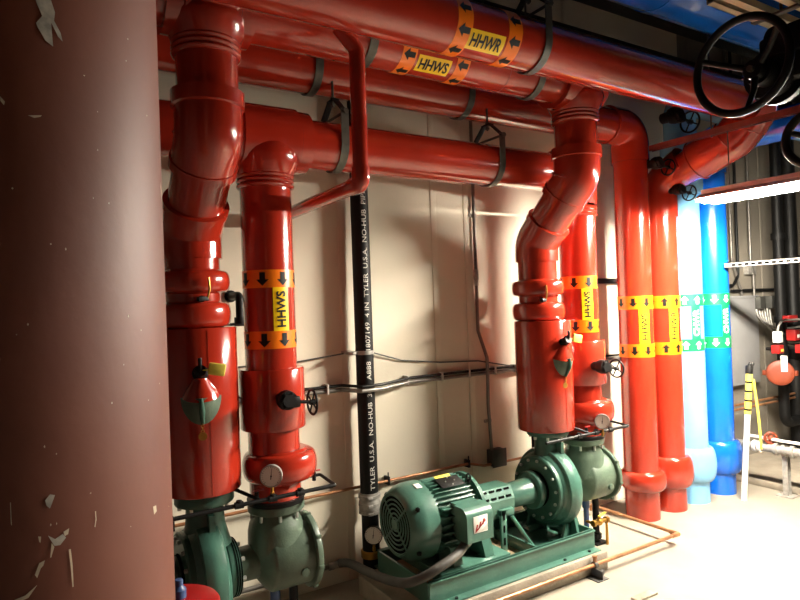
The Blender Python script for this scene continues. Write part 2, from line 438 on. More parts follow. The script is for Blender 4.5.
# --- suction risers
def suction(x,label,dz=0.):
    t=thing('suction_riser',label,'pipe',(x,2.80,.69),'pump suction risers')
    part(MB().tube([(x,2.80,.70),(x,2.80,2.15)],R,48),'pipe_jacket',M['red'],t)
    part(MB().lathe([(1.04,R),(1.04,.148),(1.046,.152),(1.314,.152),(1.32,.148),(1.32,R)],(x,2.80,0),(0,0,1),56),'valve_jacket',M['red'],t)
    z0,z1=.80,.93; h=z1-z0
    pr=[(z0-.01,R+.002)]+[(z0+h/2-h/2*math.cos(PI*k/12),R+.012+.042*math.sin(PI*k/12)**.6) for k in range(13)]+[(z1+.01,R+.002)]
    part(MB().lathe(pr,(x+.022,2.79,0),(0,0,1),48),'coupling_cover',M['red'],t)
    part(MB().lathe([(.692,R-.01),(.692,R+.012),(.712,R+.014),(.716,R)],(x,2.80,0),(0,0,1),48),'end_band',M['black'],t)
    e=etocam(x,2.8)
    for z in (1.735,1.455): band(t,(x,2.80,0),(0,0,1),e,R,z+dz,.082,False,M['orange'],M['ink'],s0=-.028)
    plate(t,(x,2.80,0),(0,0,1),e,R,1.595+dz,.2,.078,.056,'HHWS',M['yellow'],M['ink'],.165,.046)
    return t
suction(1.01,'left red suction riser with HHWS label, second vertical pipe from the column')
suction(3.115,'right red suction riser with HHWS label, half hidden behind the discharge riser above the pump',-.04)

# --- chilled water risers
t=thing('chilled_return_pipe','light blue vertical pipe between the orange-red riser and the deep blue one','pipe',(4.41,2.89,0))
part(MB().tube(fillet([(4.41,2.89,0),(4.41,2.89,3.12),(7.25,2.89,3.12)],.18,10),R,48),'pipe_jacket',M['lblue'],t)
part(MB().lathe([(2.36,R),(2.36,.145),(2.37,.15),(2.78,.15),(2.79,R)],(4.41,2.89,0),(0,0,1),48),'valve_jacket',M['lblue'],t)
bulge(t,4.41,2.89,M['lblue'],.16,.42,True); eo=etocam(4.41,2.89)
for z in ZL: band(t,(4.41,2.89,0),(0,0,1),eo,R,z,.092,True,M['teal'],M['wprint'],s0=-.01)
plate(t,(4.41,2.89,0),(0,0,1),eo,R,(ZL[0]+ZL[1])/2,.25,.075,.07,'CHWR',M['teal'],M['wprint'],.2,.05)
t=thing('chilled_supply_pipe','deep blue vertical pipe, rightmost of the four risers, bending forward overhead','pipe',(4.77,2.89,0))
part(MB().tube(fillet([(4.77,2.89,0),(4.77,2.89,2.81),(4.77,-2.4,2.81)],.18,12),R,48),'pipe_jacket',M['blue'],t)
part(MB().tube(fillet([(4.77,2.89,2.55),(4.77,2.89,2.81),(4.77,2.63,2.81)],.17,10),R+.013,48),'elbow_cover',M['blue'],t)
bulge(t,4.77,2.89,M['blue'],.16,.42,True); eo=etocam(4.77,2.89)
for z in ZL: band(t,(4.77,2.89,0),(0,0,1),eo,R,z,.095,False,M['teal'],M['wprint'],s0=.01)
plate(t,(4.77,2.89,0),(0,0,1),eo,R,(ZL[0]+ZL[1])/2,.25,.078,.098,'CHWR',M['teal'],M['wprint'],.2,.05)
# large blue overhead main
t=thing('overhead_blue_main','large glossy blue overhead pipe crossing the top right corner','pipe',(3.5,1.98,3.29))
part(MB().tube([(-.95,1.98,3.29),(7.25,1.98,3.29)],.2,56),'pipe_jacket',M['blue'],t)
for x in (2.9,4.3,5.6): part(MB().lathe([(x-.03,.2),(x-.03,.204),(x+.03,.204),(x+.03,.2)],(0,1.98,3.29),(1,0,0),56,caps=False),'jacket_seam',M['blue'],t)

# small red bypass line
b=MB().tube(fillet([(1.12,2.2,2.72),(1.2,2.2,2.64),(1.2,2.2,2.095),(1.2,3.235,2.08)],[.05,.05],8),.033,24)
t=thing('bypass_pipe','thin red pipe dropping past the headers then turning back to the wall','pipe',(1.2,2.2,2.09))
part(b,'pipe',M['red'],t)
part(MB().tube(fillet([(1.2,2.2,2.16),(1.2,2.2,2.095),(1.2,2.27,2.094)],.05,8),.038,24),'elbow',M['red'],t)

# overhead black services along the wall side
def straight(name,label,cat,a,b_,r,m,group=None,n=20):
    o=MB().tube([a,b_],r,n).build(name,m,None,tuple((V(a)+V(b_))/2)); return tag(o,label,cat,group)
straight('black_service_pipe','black pipe just above and behind the topmost red pipe','pipe',(-.95,2.95,3.43),(7.25,2.95,3.43),.045,M['black'])
b=MB(); b.b2((-.95,2.80,3.70),(7.25,3.0,3.712)); b.b2((-.95,2.80,3.70),(7.25,2.812,3.86)); b.b2((-.95,2.988,3.70),(7.25,3.0,3.86)); 
tag(b.build('overhead_beam',M['black'],None,(3,2.9,3.7)),'dark overhead channel running under the big blue main near the wall','beam')
# ------------------------------------------------------------------ hangers
def hanger(x,y,z,label,top=4.2,yoke=True):
    t=thing('pipe_hanger',label,'pipe hanger',(x,y,z),'grey clevis pipe hangers')
    r=R+.004; w=.021; th=.004
    pts=[(-r,.165)]+[(-r*math.cos(k*PI/20),-r*math.sin(k*PI/20)) for k in range(21)]+[(r,.165)]
    b=MB(); vs=[];fs=[]
    for i,(a,c) in enumerate(pts):
        k=1+th/r if 0<i<len(pts)-1 else 1
        o=(a*(1+th/r),c*(1+th/r) if c<=0 else c)
        for xx in (-w,w):
            vs.append((x+xx,y+a,z+c)); vs.append((x+xx,y+o[0],z+o[1]))
    for i in range(len(pts)-1):
        q=4*i; n=q+4
        fs+=[(q,n,n+2,q+2),(q+1,q+3,n+3,n+1),(q,q+1,n+1,n),(q+2,n+2,n+3,q+3)]
    fs+=[(0,2,3,1),(len(vs)-4,len(vs)-3,len(vs)-1,len(vs)-2)]
    b.add(vs,fs); part(b,'strap',M['steel'],t)
    yk=MB()
    for s in (-1,1): 
        a=V((x,y+s*(r+.003),z+.15)); c=V((x,y+s*.03,z+.235)); d=(c-a); L=d.length
        rot=Matrix.Rotation(math.atan2(d.z,d.y),4,'X'); yk.box((a+c)/2,(.034,L+.012,.006),.001,rot)
    yk.box((x,y,z+.237),(.034,.075,.008),.001)
    part(yk,'yoke',M['black'],t)
    bo=MB().cyl((x,y-r-.02,z+.148),(x,y+r+.02,z+.148),.007,12)
    for s in (-1,1): bo.lathe([(0,.014),(.01,.014)],(x,y+s*(r+.018)-.005,z+.148),(0,1,0),6)
    part(bo,'cross_bolt',M['steel'],t)
    rd=MB().cyl((x,y,z+.205),(x,y,top),.006,10); rd.lathe([(0,.013),(.012,.013)],(x,y,z+.242),(0,0,1),6); rd.lathe([(0,.013),(.012,.013)],(x,y,z+.212),(0,0,1),6)
    part(rd,'threaded_rod',M['steel'],t)
    return t
h=hanger(2.11,2.14,ZA,'grey clevis hanger around the topmost front red pipe, right of its HHWR label')
dup(h,(1.38-2.11,YB-2.14,ZB-ZA),'grey clevis hanger around the HHWS header, left of its label')
dup(h,(2.41-2.11,YB-2.14,ZB-ZA),'grey clevis hanger around the HHWS header, right of its label')
dup(h,(1.30-2.11,2.89-2.14,ZC-ZA),'grey hanger strap under the rear red pipe, left of the thin red bypass')
dup(h,(2.26-2.11,2.89-2.14,ZC-ZA),'grey hanger strap under the rear red pipe, right of the thin red bypass')
dup(h,(1.38-2.11,YD-2.14,ZD-ZA),'grey clevis hanger with black yoke on the lower header, beside the thin red bypass')
dup(h,(2.39-2.11,YD-2.14,ZD-ZA),'grey clevis hanger with black yoke on the lower header, above the vertical wall conduit')

# rods, struts and fixture
b=MB()
SX,SZ=3.86,2.64
b.b2((SX-.02,.6,SZ-.02),(SX-.016,2.76,SZ+.02)); b.b2((SX+.016,.6,SZ-.02),(SX+.02,2.76,SZ+.02)); b.b2((SX-.02,.6,SZ+.016),(SX+.02,2.76,SZ+.02))
b.b2((SX-.02,.6,SZ-.02),(SX-.011,2.76,SZ-.017)); b.b2((SX+.011,.6,SZ-.02),(SX+.02,2.76,SZ-.017))
t=thing('trapeze_strut','long reddish channel strut passing below the big handwheel toward the red riser','strut',(SX,1.9,SZ))
part(b,'channel',M['strut'],t)
for y in (2.305,1.6,.7): part(MB().cyl((SX,y,SZ-.03),(SX,y,4.2),.005,10),'threaded_rod',M['steel'],t)

FX,FZ=3.86,2.21
def fixture(y0,y1,label):
    t=thing('fluorescent_light',label,'light',(FX,(y0+y1)/2,FZ))
    hw=.12; pr=[(-hw,0),(-.05,.034),(.05,.034),(hw,0),(hw-.003,-.002),(.047,.030),(-.047,.030),(-hw+.003,-.002)]
    b=MB().prism(pr,(FX,y1,FZ),(1,0,0),(0,0,1),(y1-y0)); part(b,'reflector',M['lampw'],t)
    b=MB().b2((FX-.04,y0,FZ+.035),(FX+.04,y1,FZ+.065),.003); part(b,'ballast_housing',M['lampw'],t)
    for y in (y0,y1): part(MB().prism([(-.1,-.015),(.1,-.015),(.1,.006),(.05,.033),(-.05,.033),(-.1,.006)],(FX,y+.004,FZ-.002),(1,0,0),(0,0,1),.008),'end_plate',M['lampw'],t)
    for s in (-.05,.05):
        part(MB().tube([(FX+s,y0+.03,FZ-.010),(FX+s,y1-.03,FZ-.010)],.019,16),'fluorescent_tube',M['tube'],t)
    for y in (1.35,2.2): part(MB().cyl((FX,y,FZ+.06),(FX,y,SZ-.01),.0035,8),'hanging_rod',M['steel'],t)
    return t
fixture(1.15,2.37,'lit white fluorescent strip light hanging below the reddish strut in front of the risers')

# cream channels at the top right
for i,(y,z,lb) in enumerate(((1.80,3.10,'cream channel nearest the big blue main, lowest of the three'),(1.745,3.11,'middle cream channel of three below the ceiling at top right'),(1.615,3.11,'cream channel at the very top right corner, farthest from the blue main'))):
    x0=(3.05,2.95,3.0)[i]
    b=MB(); b.b2((x0,y-.02,z-.02),(7.25,y+.02,z-.016)); b.b2((x0,y-.02,z-.02),(7.25,y-.016,z+.02)); b.b2((x0,y+.016,z-.02),(7.25,y+.02,z+.02))
    tag(b.build('overhead_channel',M['cream'],None,(5,y,z)),lb,'channel','cream overhead channels')
b=MB().cyl((3.5,1.68,3.085),(3.5,1.68,4.2),.008,10); b.b2((3.48,1.59,3.076),(3.52,1.83,3.088))
tag(b.build('channel_hanger',M['steel'],None,(3.5,1.68,3.3)),'thin steel rod between the cream channels at the top right corner','hanger')
# ------------------------------------------------------------------ gate valves with large wheels
def gate_valve(C,rw,label,up):
    x,y,z=C
    t=thing('gate_valve',label,'valve',(x+.3,y,z))
    w=MB().torus(C,(1,0,0),rw,.0165,56,14); hw=part(w,'handwheel',M['black'],t)
    H=V((x+.10,y,z))
    subpart(MB().lathe([(-.02,.02),(-.02,.038),(.03,.042),(.045,.03)],H,(1,0,0),24),'hub',M['black'],hw)
    for k in range(3):
        th=math.radians(24)+k*2*PI/3; d=V((0,math.cos(th),math.sin(th)))
        subpart(MB().tube([H+d*.02,H+d*rw*.5+V((-.03,0,0)),V(C)+d*(rw-.004)],[.015,.012,.012],12),'spoke',M['black'],hw)
    part(MB().cyl((x+.06,y,z),(x+.2,y,z),.013,14),'stem',M['steel'],t)
    b=MB().lathe([(.12,.03),(.12,.055),(.15,.06),(.17,.05),(.2,.055),(.2,.1),(.225,.1),(.225,.075),(.27,.085),(.27,.115),(.3,.115)],(x,y,z),(1,0,0),32)
    b.bolts((x+.225,y,z),(1,0,0),.088,8,.01,.014,0); part(b,'bonnet',M['black'],t)
    yy=y-up*.8; zz=z+up
    b=MB().lathe([(-.13,.125),(-.105,.125),(-.105,.08),(-.05,.09),(.05,.09),(.105,.08),(.105,.125),(.13,.125)],(x+.36,yy,zz),(0,-1,0),36)
    b.bolts((x+.36,yy+.105,zz),(0,1,0),.103,8,.011,.014,0); b.box((x+.28,(y+yy)/2,(z+zz)/2),(.14,.12+up*.5,.13+up*.6),.02); b.box((x+.24,yy,zz),(.1,.16,.12),.015)
    part(b,'body',M['black'],t)
    part(MB().cyl((x+.36,yy-.13,zz),(x+.36,-2.5,zz),.07,28),'pipe_stub',M['black'],t)
    part(MB().cyl((x+.36,.2,zz+.06),(x+.36,.2,4.2),.006,10),'hanger_rod',M['steel'],t)
    return t
gate_valve((2.5,1.36,2.51),.187,'black gate valve with the large three-spoked handwheel at upper right',.12)
gate_valve((2.6,1.15,2.18),.10,'black valve with its wheel cut by the right picture edge, below the large handwheel',.0)

# ------------------------------------------------------------------ geared valve operators
def operator(p,label,rw=.055):
    p=V(p); x,y,z=p
    t=thing('valve_operator',label,'valve operator',tuple(p),'black geared valve operators')
    b=MB().lathe([(-.07,.028),(-.02,.03),(-.02,.04),(.0,.045),(.03,.042),(.03,.03),(.042,.028)],p,(0,-1,0),24)
    b.box((x+.02,y-.01,z-.01),(.075,.05,.05),.008); b.bolts((x,y-.03,z),(0,-1,0),.032,6,.006,.008,0)
    part(b,'gear_housing',M['black'],t)
    part(MB().cyl((x+.05,y-.012,z-.012),(x+.125,y-.012,z-.022),.008,12),'stem',M['black'],t)
    C=V((x+.12,y-.012,z-.022)); hw=part(MB().torus(C,(1,0,0),rw,.0055,36,10),'handwheel',M['black'],t)
    subpart(MB().lathe([(-.012,.012),(.012,.014)],C,(1,0,0),14),'hub',M['black'],hw)
    for k in range(4):
        d=V((0,math.cos(k*PI/2+.5),math.sin(k*PI/2+.5))); subpart(MB().tube([C,C+d*rw],.004,8),'spoke',M['black'],hw)
    return t
o=operator((1.0,2.60,1.19),'black geared operator with small handwheel on the left suction riser jacket')
dup(o,V((3.075,2.60,1.165))-V((1.0,2.60,1.19)),'black geared operator with small handwheel on the right suction riser jacket')
dup(o,V((4.085,2.71,2.36))-V((1.0,2.60,1.19)),'black geared operator at the top of the orange-red riser')
dup(o,V((3.86,2.72,2.53))-V((1.0,2.60,1.19)),'black geared operator beside the elbow of the red riser')
b=dup(o,V((4.00,2.66,2.87))-V((1.0,2.60,1.19)),'black geared operator high on the light blue pipe, below the topmost red pipe')
b.scale=(1.35,1.35,1.35)

# ------------------------------------------------------------------ balancing valve faces in the discharge jackets
def balancing(x,label):
    t=thing('balancing_valve',label,'valve',(x,2.64,1.22),'green balancing valves in the jackets')
    e=(etocam(x,2.8)).normalized()
    if x>2: e=(e+V((.62,-.25,0))).normalized()
    side=V((0,0,1)).cross(e); O=V((x,2.80,1.215))+e*.150
    def P(a,c,d): return O+side*a+V((0,0,c))+e*d
    b=MB(); n=18; vs=[];fs=[]
    # half dish: flat top edge, round below, bulging out
    for i in range(n+1):
        th=PI+PI*i/n
        for j in range(7):
            q=j/6; a=.082*q*math.cos(th); c=.118*q*math.sin(th)
            vs.append(P(a,c+.025,.055*(1-q*q)+.018-(a*a)*2.6))
    for i in range(n):
        for j in range(6): fs.append((i*7+j,i*7+j+1,(i+1)*7+j+1,(i+1)*7+j))
    b.add(vs,fs); 
    part(b,'valve_bowl',M['olive'],t)
    rb=MB().tube([P(0,.025,.072),P(.002,-.03,.068),P(.004,-.085,.03)],[.008,.013,.008],10); part(rb,'centre_rib',M['dgreen'],t)
    bn=MB().lathe([(0,.076),(.03,.062),(.075,.03),(.085,.026)],P(0,.026,.0),(e*.25+V((0,0,1))).normalized(),28); part(bn,'jacket_cone',M['red'],t)
    st=MB(); d=(e+V((0,0,.35))).normalized(); q=P(0,.115,.0)
    st.lathe([(0,.03),(.03,.034),(.035,.022),(.06,.02),(.06,.026),(.075,.024)],q,d,18); st.tube([q+d*.07,q+d*.08+V((0,0,.03)),q+d*.075+V((0,0,.05))],.008,10)
    part(st,'stem_head',M['black'],t)
    tg=MB(); r=Matrix.Rotation(math.atan2(side.y,side.x),4,'Z')@Matrix.Rotation(.2,4,'Y')
    tg.box(q+d*.075+side*.066+V((0,0,.0)),(.068,.02,.05),.006,r); tg.tube([q+d*.07,q+d*.075+side*.04],.004,8)
    part(tg,'yellow_tag',M['tagyellow'],t)
    ch=MB(); 
    for k in range(5): ch.torus(P(.002,-.075-.011*k,.036-.002*k),side if k%2 else e,.006,.0015,12,6)
    ch.lathe([(0,.0175),(.003,.0175)],P(.002,-.140,.024),e,24); part(ch,'brass_tag',M['brass'],t)
    return t
balancing(.68,'green valve bowl with yellow tag in the left discharge jacket, beside the column')
balancing(2.79,'green valve bowl with yellow tag in the right discharge jacket, above the pump')

# ================================================================== PUMP SETS
PZ=.11; AZ=.435
def pump(x,label):
    y=2.80; t=thing('centrifugal_pump',label,'pump',(x,y,PZ+.03),'green centrifugal pumps')
    A=(x,y,AZ); X=(1,0,0)
    b=MB().lathe([(-.085,.12),(-.085,.2),(-.07,.212),(-.06,.218),(-.056,.234),(-.03,.245),(.0,.248),(.03,.24),(.05,.2),(.06,.12),(.085,.1)],A,X,64)
    # spiral shoulder toward the wall
    b.tube([V((x-.01,y+.175*math.cos(a),AZ+.175*math.sin(a))) for a in [k*PI/24*1.3-.25 for k in range(25)]],[.045+.03*k/24 for k in range(25)],20)
    part(b,'volute',M['green'],t)
    b=MB().lathe([(-.115,.12),(-.115,.192),(-.108,.198),(-.085,.198)],A,X,56); b.bolts((x-.115,y,AZ),(-1,0,0),.172,14,.009,.012,1,.1)
    part(b,'cover_plate',[M['dgreen'],M['bolt']],t)
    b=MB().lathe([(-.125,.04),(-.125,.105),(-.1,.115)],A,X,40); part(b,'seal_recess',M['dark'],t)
    b=MB().lathe([(-.385,.02),(-.385,.064),(-.375,.072),(-.19,.078),(-.18,.078),(-.176,.108),(-.168,.114),(-.145,.114),(-.14,.1),(-.1,.1)],A,X,48)
    part(b,'bearing_housing',M['green'],t)
    b=MB().lathe([(AZ+.13,.11),(AZ+.22,.085),(.75,.08),(.755,.125),(.76,.128),(.778,.128),(.782,.128),(.812,.128)],(x,y,0),(0,0,1),40); b.bolts((x,y,.752),(0,0,-1),.108,8,.009,.018,1)
    b.b2((x-.012,y-.12,AZ+.15),(x+.012,y+.1,.72))
    part(b,'discharge_neck',[M['dgreen'],M['bolt']],t)
    b=MB().lathe([(.06,.09),(.075,.09),(.075,.122),(.078,.125),(.1,.125)],A,X,44); b.bolts((x+.075,y,AZ),(-1,0,0),.104,8,.010,.014,1,.2)
    part(b,'suction_flange',[M['dgreen'],M['bolt']],t)
    b=MB()
    for s in (-1,1):
        b.prism([(-.085,0),(.085,0),(.04,.2),(-.04,.2)],(x+(.01 if s<0 else .01),y+s*.13,PZ+.03),(0,1,0),(0,0,1),.02)
        b.prism([(-.09,0),(.09,0),(.03,.16),(-.03,.16)],(x+.02,y+s*.15+.01,PZ+.03),(1,0,0),(0,0,1),.018)
        b.box((x+.01,y+s*.15,PZ+.036),(.24,.14,.012),.003)
        b.lathe([(0,.011),(.014,.011)],(x-.08,y+s*.19,PZ+.042),(0,0,1),6,1); b.lathe([(0,.011),(.014,.011)],(x+.1,y+s*.19,PZ+.042),(0,0,1),6,1)
    part(b,'foot',[M['green'],M['bolt']],t)
    return t
p2=pump(2.79,'green pump with round volute under the right discharge riser')
dup(p2,(-2.11,0,0),'green pump volute and dark bolted flange beside the brown column')

def base(dx,label):
    x0,x1,y0,y1=1.68+dx,2.865+dx,2.53,3.03
    t=thing('pump_base',label,'pump base',((x0+x1)/2,2.78,PZ),'green pump base frames')
    def rail(y,s):
        b=MB(); b.b2((x0,y-.006,PZ),(x1,y+.006,PZ+.11)); b.b2((x0,y-(.055 if s<0 else .006),PZ),(x1,y+(.006 if s<0 else .055),PZ+.008),.001); b.b2((x0,y-.016,PZ+.102),(x1,y+.016,PZ+.11),.001)
        yy=y+s*.035
        for x in (x0+.05,x0+.14,x1-.28,x1-.08): b.lathe([(0,.009),(.008,.009)],(x,yy,PZ+.008),(0,0,1),6,1)
        part(b,'side_rail',[M['green'],M['black']],t)
    rail(y0,-1); rail(y1,1)
    for x in (x0,x1): part(MB().b2((x-.006,y0,PZ),(x+.006,y1,PZ+.11)),'end_rail',M['green'],t)
    part(MB().b2((x0+.006,y0+.006,PZ),(x1-.006,y1-.006,PZ+.025)),'grout_fill',M['grout'],t)
    b=MB().b2((x1-.42,y0+.02,PZ+.025),(x1-.01,y1-.02,PZ+.03)); 
    b.b2((x1-.42,y0+.02,PZ+.02),(x1-.405,y1-.02,PZ+.09),.002); b.b2((x1-.42,y0+.02,PZ+.02),(x1-.01,y0+.035,PZ+.09),.002)
    part(b,'pump_saddle',M['green'],t)
    return t
b2=base(0,'green steel base frame carrying the motor and pump on its concrete pad')

# motor
MX0=1.655; my=2.80
t=thing('electric_motor','green electric motor with round fan grille and cooling fins on the base frame','motor',(1.98,my,PZ+.11))
A=(0,my,AZ); X=(1,0,0)
b=MB().lathe([(MX0+.012,.155),(MX0,.160),(MX0+.004,.166),(MX0+.03,.182),(MX0+.06,.197),(MX0+.09,.203),(MX0+.158,.204),(MX0+.162,.198)],A,X,64)
fc=part(b,'fan_cover',M['green'],t)
g=MB()
for k in range(6): g.torus((MX0+.006,my,AZ),X,.034+.0235*k,.0046,48,8)
for k in range(4):
    a=PI/4+k*PI/2; d=V((0,math.cos(a),math.sin(a))); g.tube([V((MX0+.007,my,AZ))+d*.02,V((MX0+.007,my,AZ))+d*.158],.006,8)
g.lathe([(0,.026),(.008,.024)],(MX0-.0,my,AZ),X,24)
subpart(g,'fan_grille',M['green'],fc)
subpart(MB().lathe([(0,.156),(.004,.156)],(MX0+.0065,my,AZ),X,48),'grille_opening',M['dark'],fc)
b=MB()
for a in (35,145,-35,215):
    d=V((0,math.cos(math.radians(a)),math.sin(math.radians(a)))); p=V((MX0+.05,my,AZ))+d*.19
    b.lathe([(-.01,.013),(.012,.013),(.014,.008)],p,(d+V((-.7,0,0))),6)
subpart(b,'cover_bolt',M['black'],fc)
b=MB().box((MX0+.115,my-.06,AZ+.1975),(.035,.04,.003),.0005,Matrix.Rotation(math.radians(17),4,'X')); subpart(b,'paper_sticker',M['white'],fc)
b=MB().lathe([(MX0+.14,.166),(2.118,.166)],A,X,64)
for k in range(44):
    a=math.radians(90+ (k-21.5)*8.18)
    d=V((0,math.cos(a),math.sin(a)))
    if abs(math.cos(a))>.8 and math.sin(a)<.45 and math.sin(a)>-.5: continue
    rot=Matrix.Rotation(a,4,'X'); b.box(V(((MX0+.15+2.115)/2,my,AZ))+d*.178,(2.115-MX0-.225,.036,.0055),.001,rot)
for s in (-1,1):
    for k in range(5):
        b.box(((MX0+.15+2.115)/2,my+s*.165,AZ+.085-.042*k),(2.115-MX0-.225,.05,.007),.001)
part(b,'finned_frame',M['green'],t)
b=MB().lathe([(2.11,.15),(2.11,.196),(2.13,.198),(2.14,.185),(2.16,.12),(2.175,.08),(2.19,.03)],A,X,56)
for a in (50,130,-50,230):
    d=V((0,math.cos(math.radians(a)),math.sin(math.radians(a)))); b.lathe([(0,.012),(.016,.012)],V((2.13,my,AZ))+d*.165,X,6,1)
part(b,'end_bell',[M['green'],M['black']],t)
for x in (1.85,2.06):
    for s in (-1,1): part(MB().prism([(-.075,0),(.06,0),(.06,.012),(.03,.09),(-.06,.11),(-.075,.1)] if s>0 else [(-.06,0),(.075,0),(.075,.1),(.06,.11),(-.03,.09),(-.06,.012)],(x+.03,my+s*.15,PZ+.112),(0,1,0),(0,0,1),.06),'foot',M['green'],t)
b=MB().b2((1.78,my-.24,PZ+.1),(2.24,my+.24,PZ+.113),.002)
for x in (1.83,2.16): b.b2((x,my-.22,PZ+.02),(x+.05,my+.22,PZ+.1),.002)
for x in (2.10,2.14): b.b2((x-.012,my-.22,PZ+.113),(x+.012,my-.20,PZ+.1145),0,1)
part(b,'mounting_plate',[M['green'],M['dgreen']],t)
# terminal box on the near side
b=MB(); w,hh=.085,.17; pr=[(-w,0),(w,0)]+[(w-.05+.05*math.cos(k*PI/12),hh-.05+.05*math.sin(k*PI/12)) for k in range(7)]+[(-w+.05-.05*math.sin(k*PI/12),hh-.05+.05*math.cos(k*PI/12)) for k in range(7)]
TBX,TBY,TBZ=1.98,2.485,.372
b.prism([(p[0]*.82+0,p[1]) for p in [(-w,0),(w,0),(w,hh),(-w,hh)]],(TBX,TBY+.16,TBZ),(1,0,0),(0,0,1),.06)
pr2=[(0,0),(.105,0),(.105,hh),(.05,hh)]+[(.05-.05*math.sin(k*PI/12),hh-.05+.05*math.cos(k*PI/12)) for k in range(1,7)]
b.prism([(p[0],p[1]) for p in pr2],(TBX-w,TBY,TBZ),(0,1,0),(0,0,1),2*w)
tb=part(b,'terminal_box',M['green'],t,30)
s=MB(); s.b2((TBX-.045,TBY-.0022,TBZ+.045),(TBX+.045,TBY-.0004,TBZ+.13),.0005,0)
for k in range(3):
    u=-.03+.022*k; s.prism([(u-.006,-.03+.012*k),(u+.004,-.03+.012*k),(u+.014,.0+.012*k),(u+.004,.0+.012*k)],(TBX,TBY-.003,TBZ+.0875),(1,0,0),(0,0,1),-.0006,1)
s.prism([(-.04,-.036),(-.03,-.038),(.034,.012),(.03,.02)],(TBX,TBY-.003,TBZ+.0875),(1,0,0),(0,0,1),-.0006,1)
s.prism([(.0,-.038),(.043,-.038),(.043,-.004)],(TBX,TBY-.003,TBZ+.0875),(1,0,0),(0,0,1),-.0006,2)
subpart(s,'white_sticker',[M['white'],M['alarm'],M['greyprint']],tb)
# rating plate on top
b=MB(); rr=Matrix.Rotation(math.radians(22),4,'X'); b.box((1.97,my-.075,AZ+.188),(.15,.085,.004),.002,rr,0); b.box((1.955,my-.026,AZ+.2065),(.1,.025,.004),.001,rr,1)
b.bolts((1.97,my-.075,AZ+.19),(0,-.37,.93),.03,4,.004,.004,2)
part(b,'rating_plate',[M['ink'],M['tagyellow'],M['bolt']],t)
b=MB().torus((2.08,my-.1,AZ+.2),(1,0,0),.016,.005,20,8); b.lathe([(0,.011),(.02,.011)],(2.08,my-.1,AZ+.17),(0,0,1),6); pass
part(b,'lifting_eye',M['black'],t)

# coupling guard
t=thing('coupling_guard','slotted green coupling guard between motor and pump','guard',(2.4,my,PZ+.11))
b=MB(); gp=[(-.085,-.08),(.085,-.08),(.095,.02),(.06,.085),(-.06,.085),(-.095,.02)]
b.prism(gp,(2.175,my,AZ),(0,1,0),(0,0,1),.24)
for k in range(4):
    for j in range(2):
        a=V((2.21+.055*k,my-.068-.02*j,AZ+.0735-.036*j)); b.box(a,(.036,.012,.006),0,Matrix.Rotation(math.radians(62),4,'X'),1)
part(b,'guard_shell',[M['green'],M['dark']],t,25)
b=MB().b2((2.29,my-.115,PZ+.025),(2.33,my-.1,AZ-.03),.002); b.b2((2.29,my-.115,AZ-.06),(2.39,my-.08,AZ-.03),.002)
for k in range(3): b.b2((2.305,my-.118,PZ+.1+.07*k),(2.316,my-.1145,PZ+.14+.07*k),0,1)
part(b,'support_leg',[M['green'],M['dark']],t)
b=MB(); a=V((2.39,my-.09,AZ-.085)); c=V((2.50,my-.17,PZ+.033)); b.tube([a,c],.011,8); b.box(c,(.05,.05,.014),.003)
part(b,'diagonal_brace',M['green'],t)
part(MB().cyl((2.16,my,AZ),(2.44,my,AZ),.03,20),'shaft',M['steel'],t)

# ------------------------------------------------------------------ suction diffusers
def diffuser(x,label):
    y=2.80; t=thing('suction_diffuser',label,'suction diffuser',(x,y,AZ),'grey-green suction diffusers')
    A=(x,y,AZ); X=(1,0,0)
    c=x-1.02
    b=MB().lathe([(-.21,.075),(-.11,.078),(-.095,.1),(-.065,.142),(-.05,.152),(.12,.152),(.13,.152)],A,X,56)
    b.lathe([(AZ-.02,.132),(AZ+.13,.13),(AZ+.165,.122),(AZ+.2,.104),(AZ+.235,.1)],(x-.005,y,0),(0,0,1),56)
    b.lathe([(-.01,.02),(.012,.02),(.014,.012)],(x+.075,y-.145,AZ-.05),(0,-1,0),12)
    part(b,'body',M['olive'],t,50)
    b=MB().lathe([(.655,.1),(.655,.128),(.66,.132),(.69,.132)],(x,y,0),(0,0,1),48); b.bolts((x,y,.655),(0,0,-1),.115,8,.008,.03,1,.2)
    part(b,'top_flange',[M['olive'],M['bolt']],t)
    b=MB().lathe([(-.235,.125),(-.232,.127),(-.205,.127),(-.203,.08)],(x+.0,y,AZ),X,44)
    for k in range(3): b.lathe([(-.232+.01*k,.127),(-.229+.01*k,.129),(-.226+.01*k,.127)],A,X,44,1,caps=False)
    b.bolts((x-.203,y,AZ),X,.105,8,.010,.016,2,.2)
    part(b,'inlet_flange',[M['dgreen'],M['dark'],M['bolt']],t)
    b=MB().lathe([(.13,.14),(.13,.172),(.134,.176),(.154,.176),(.16,.172),(.162,.12),(.167,.1)],A,X,56)
    for k in range(8):
        a=2*PI*k/8+.2; b.box((x+.145,y+.174*math.cos(a),AZ+.174*math.sin(a)),(.026,.018,.018),.003)
    part(b,'cover_flange',M['olive'],t)
    lg=MB().cyl((x-.03,y-.03,.004),(x-.03,y-.03,AZ-.15),.017,16,0); lg.cyl((x-.03,y-.03,AZ-.19),(x-.03,y-.03,AZ-.13),.024,16,0)
    part(lg,'drain_leg',M['bluep'],t)
    lg=MB().cyl((x+.06,y-.03,.0),(x+.06,y-.03,AZ-.14),.021,16,0); lg.b2((x+.01,y-.08,0),(x+.11,y+.02,.01)); lg.lathe([(0,.033),(.03,.033)],(x+.06,y-.03,.03),(0,0,1),8)
    part(lg,'support_leg',M['black'],t)
    return t
d1=diffuser(1.01,'dark green suction diffuser below the left suction riser, in front of the plain wall')
dup(d1,(3.105-1.01,0,0),'pale green suction diffuser at the right end of the pump base')

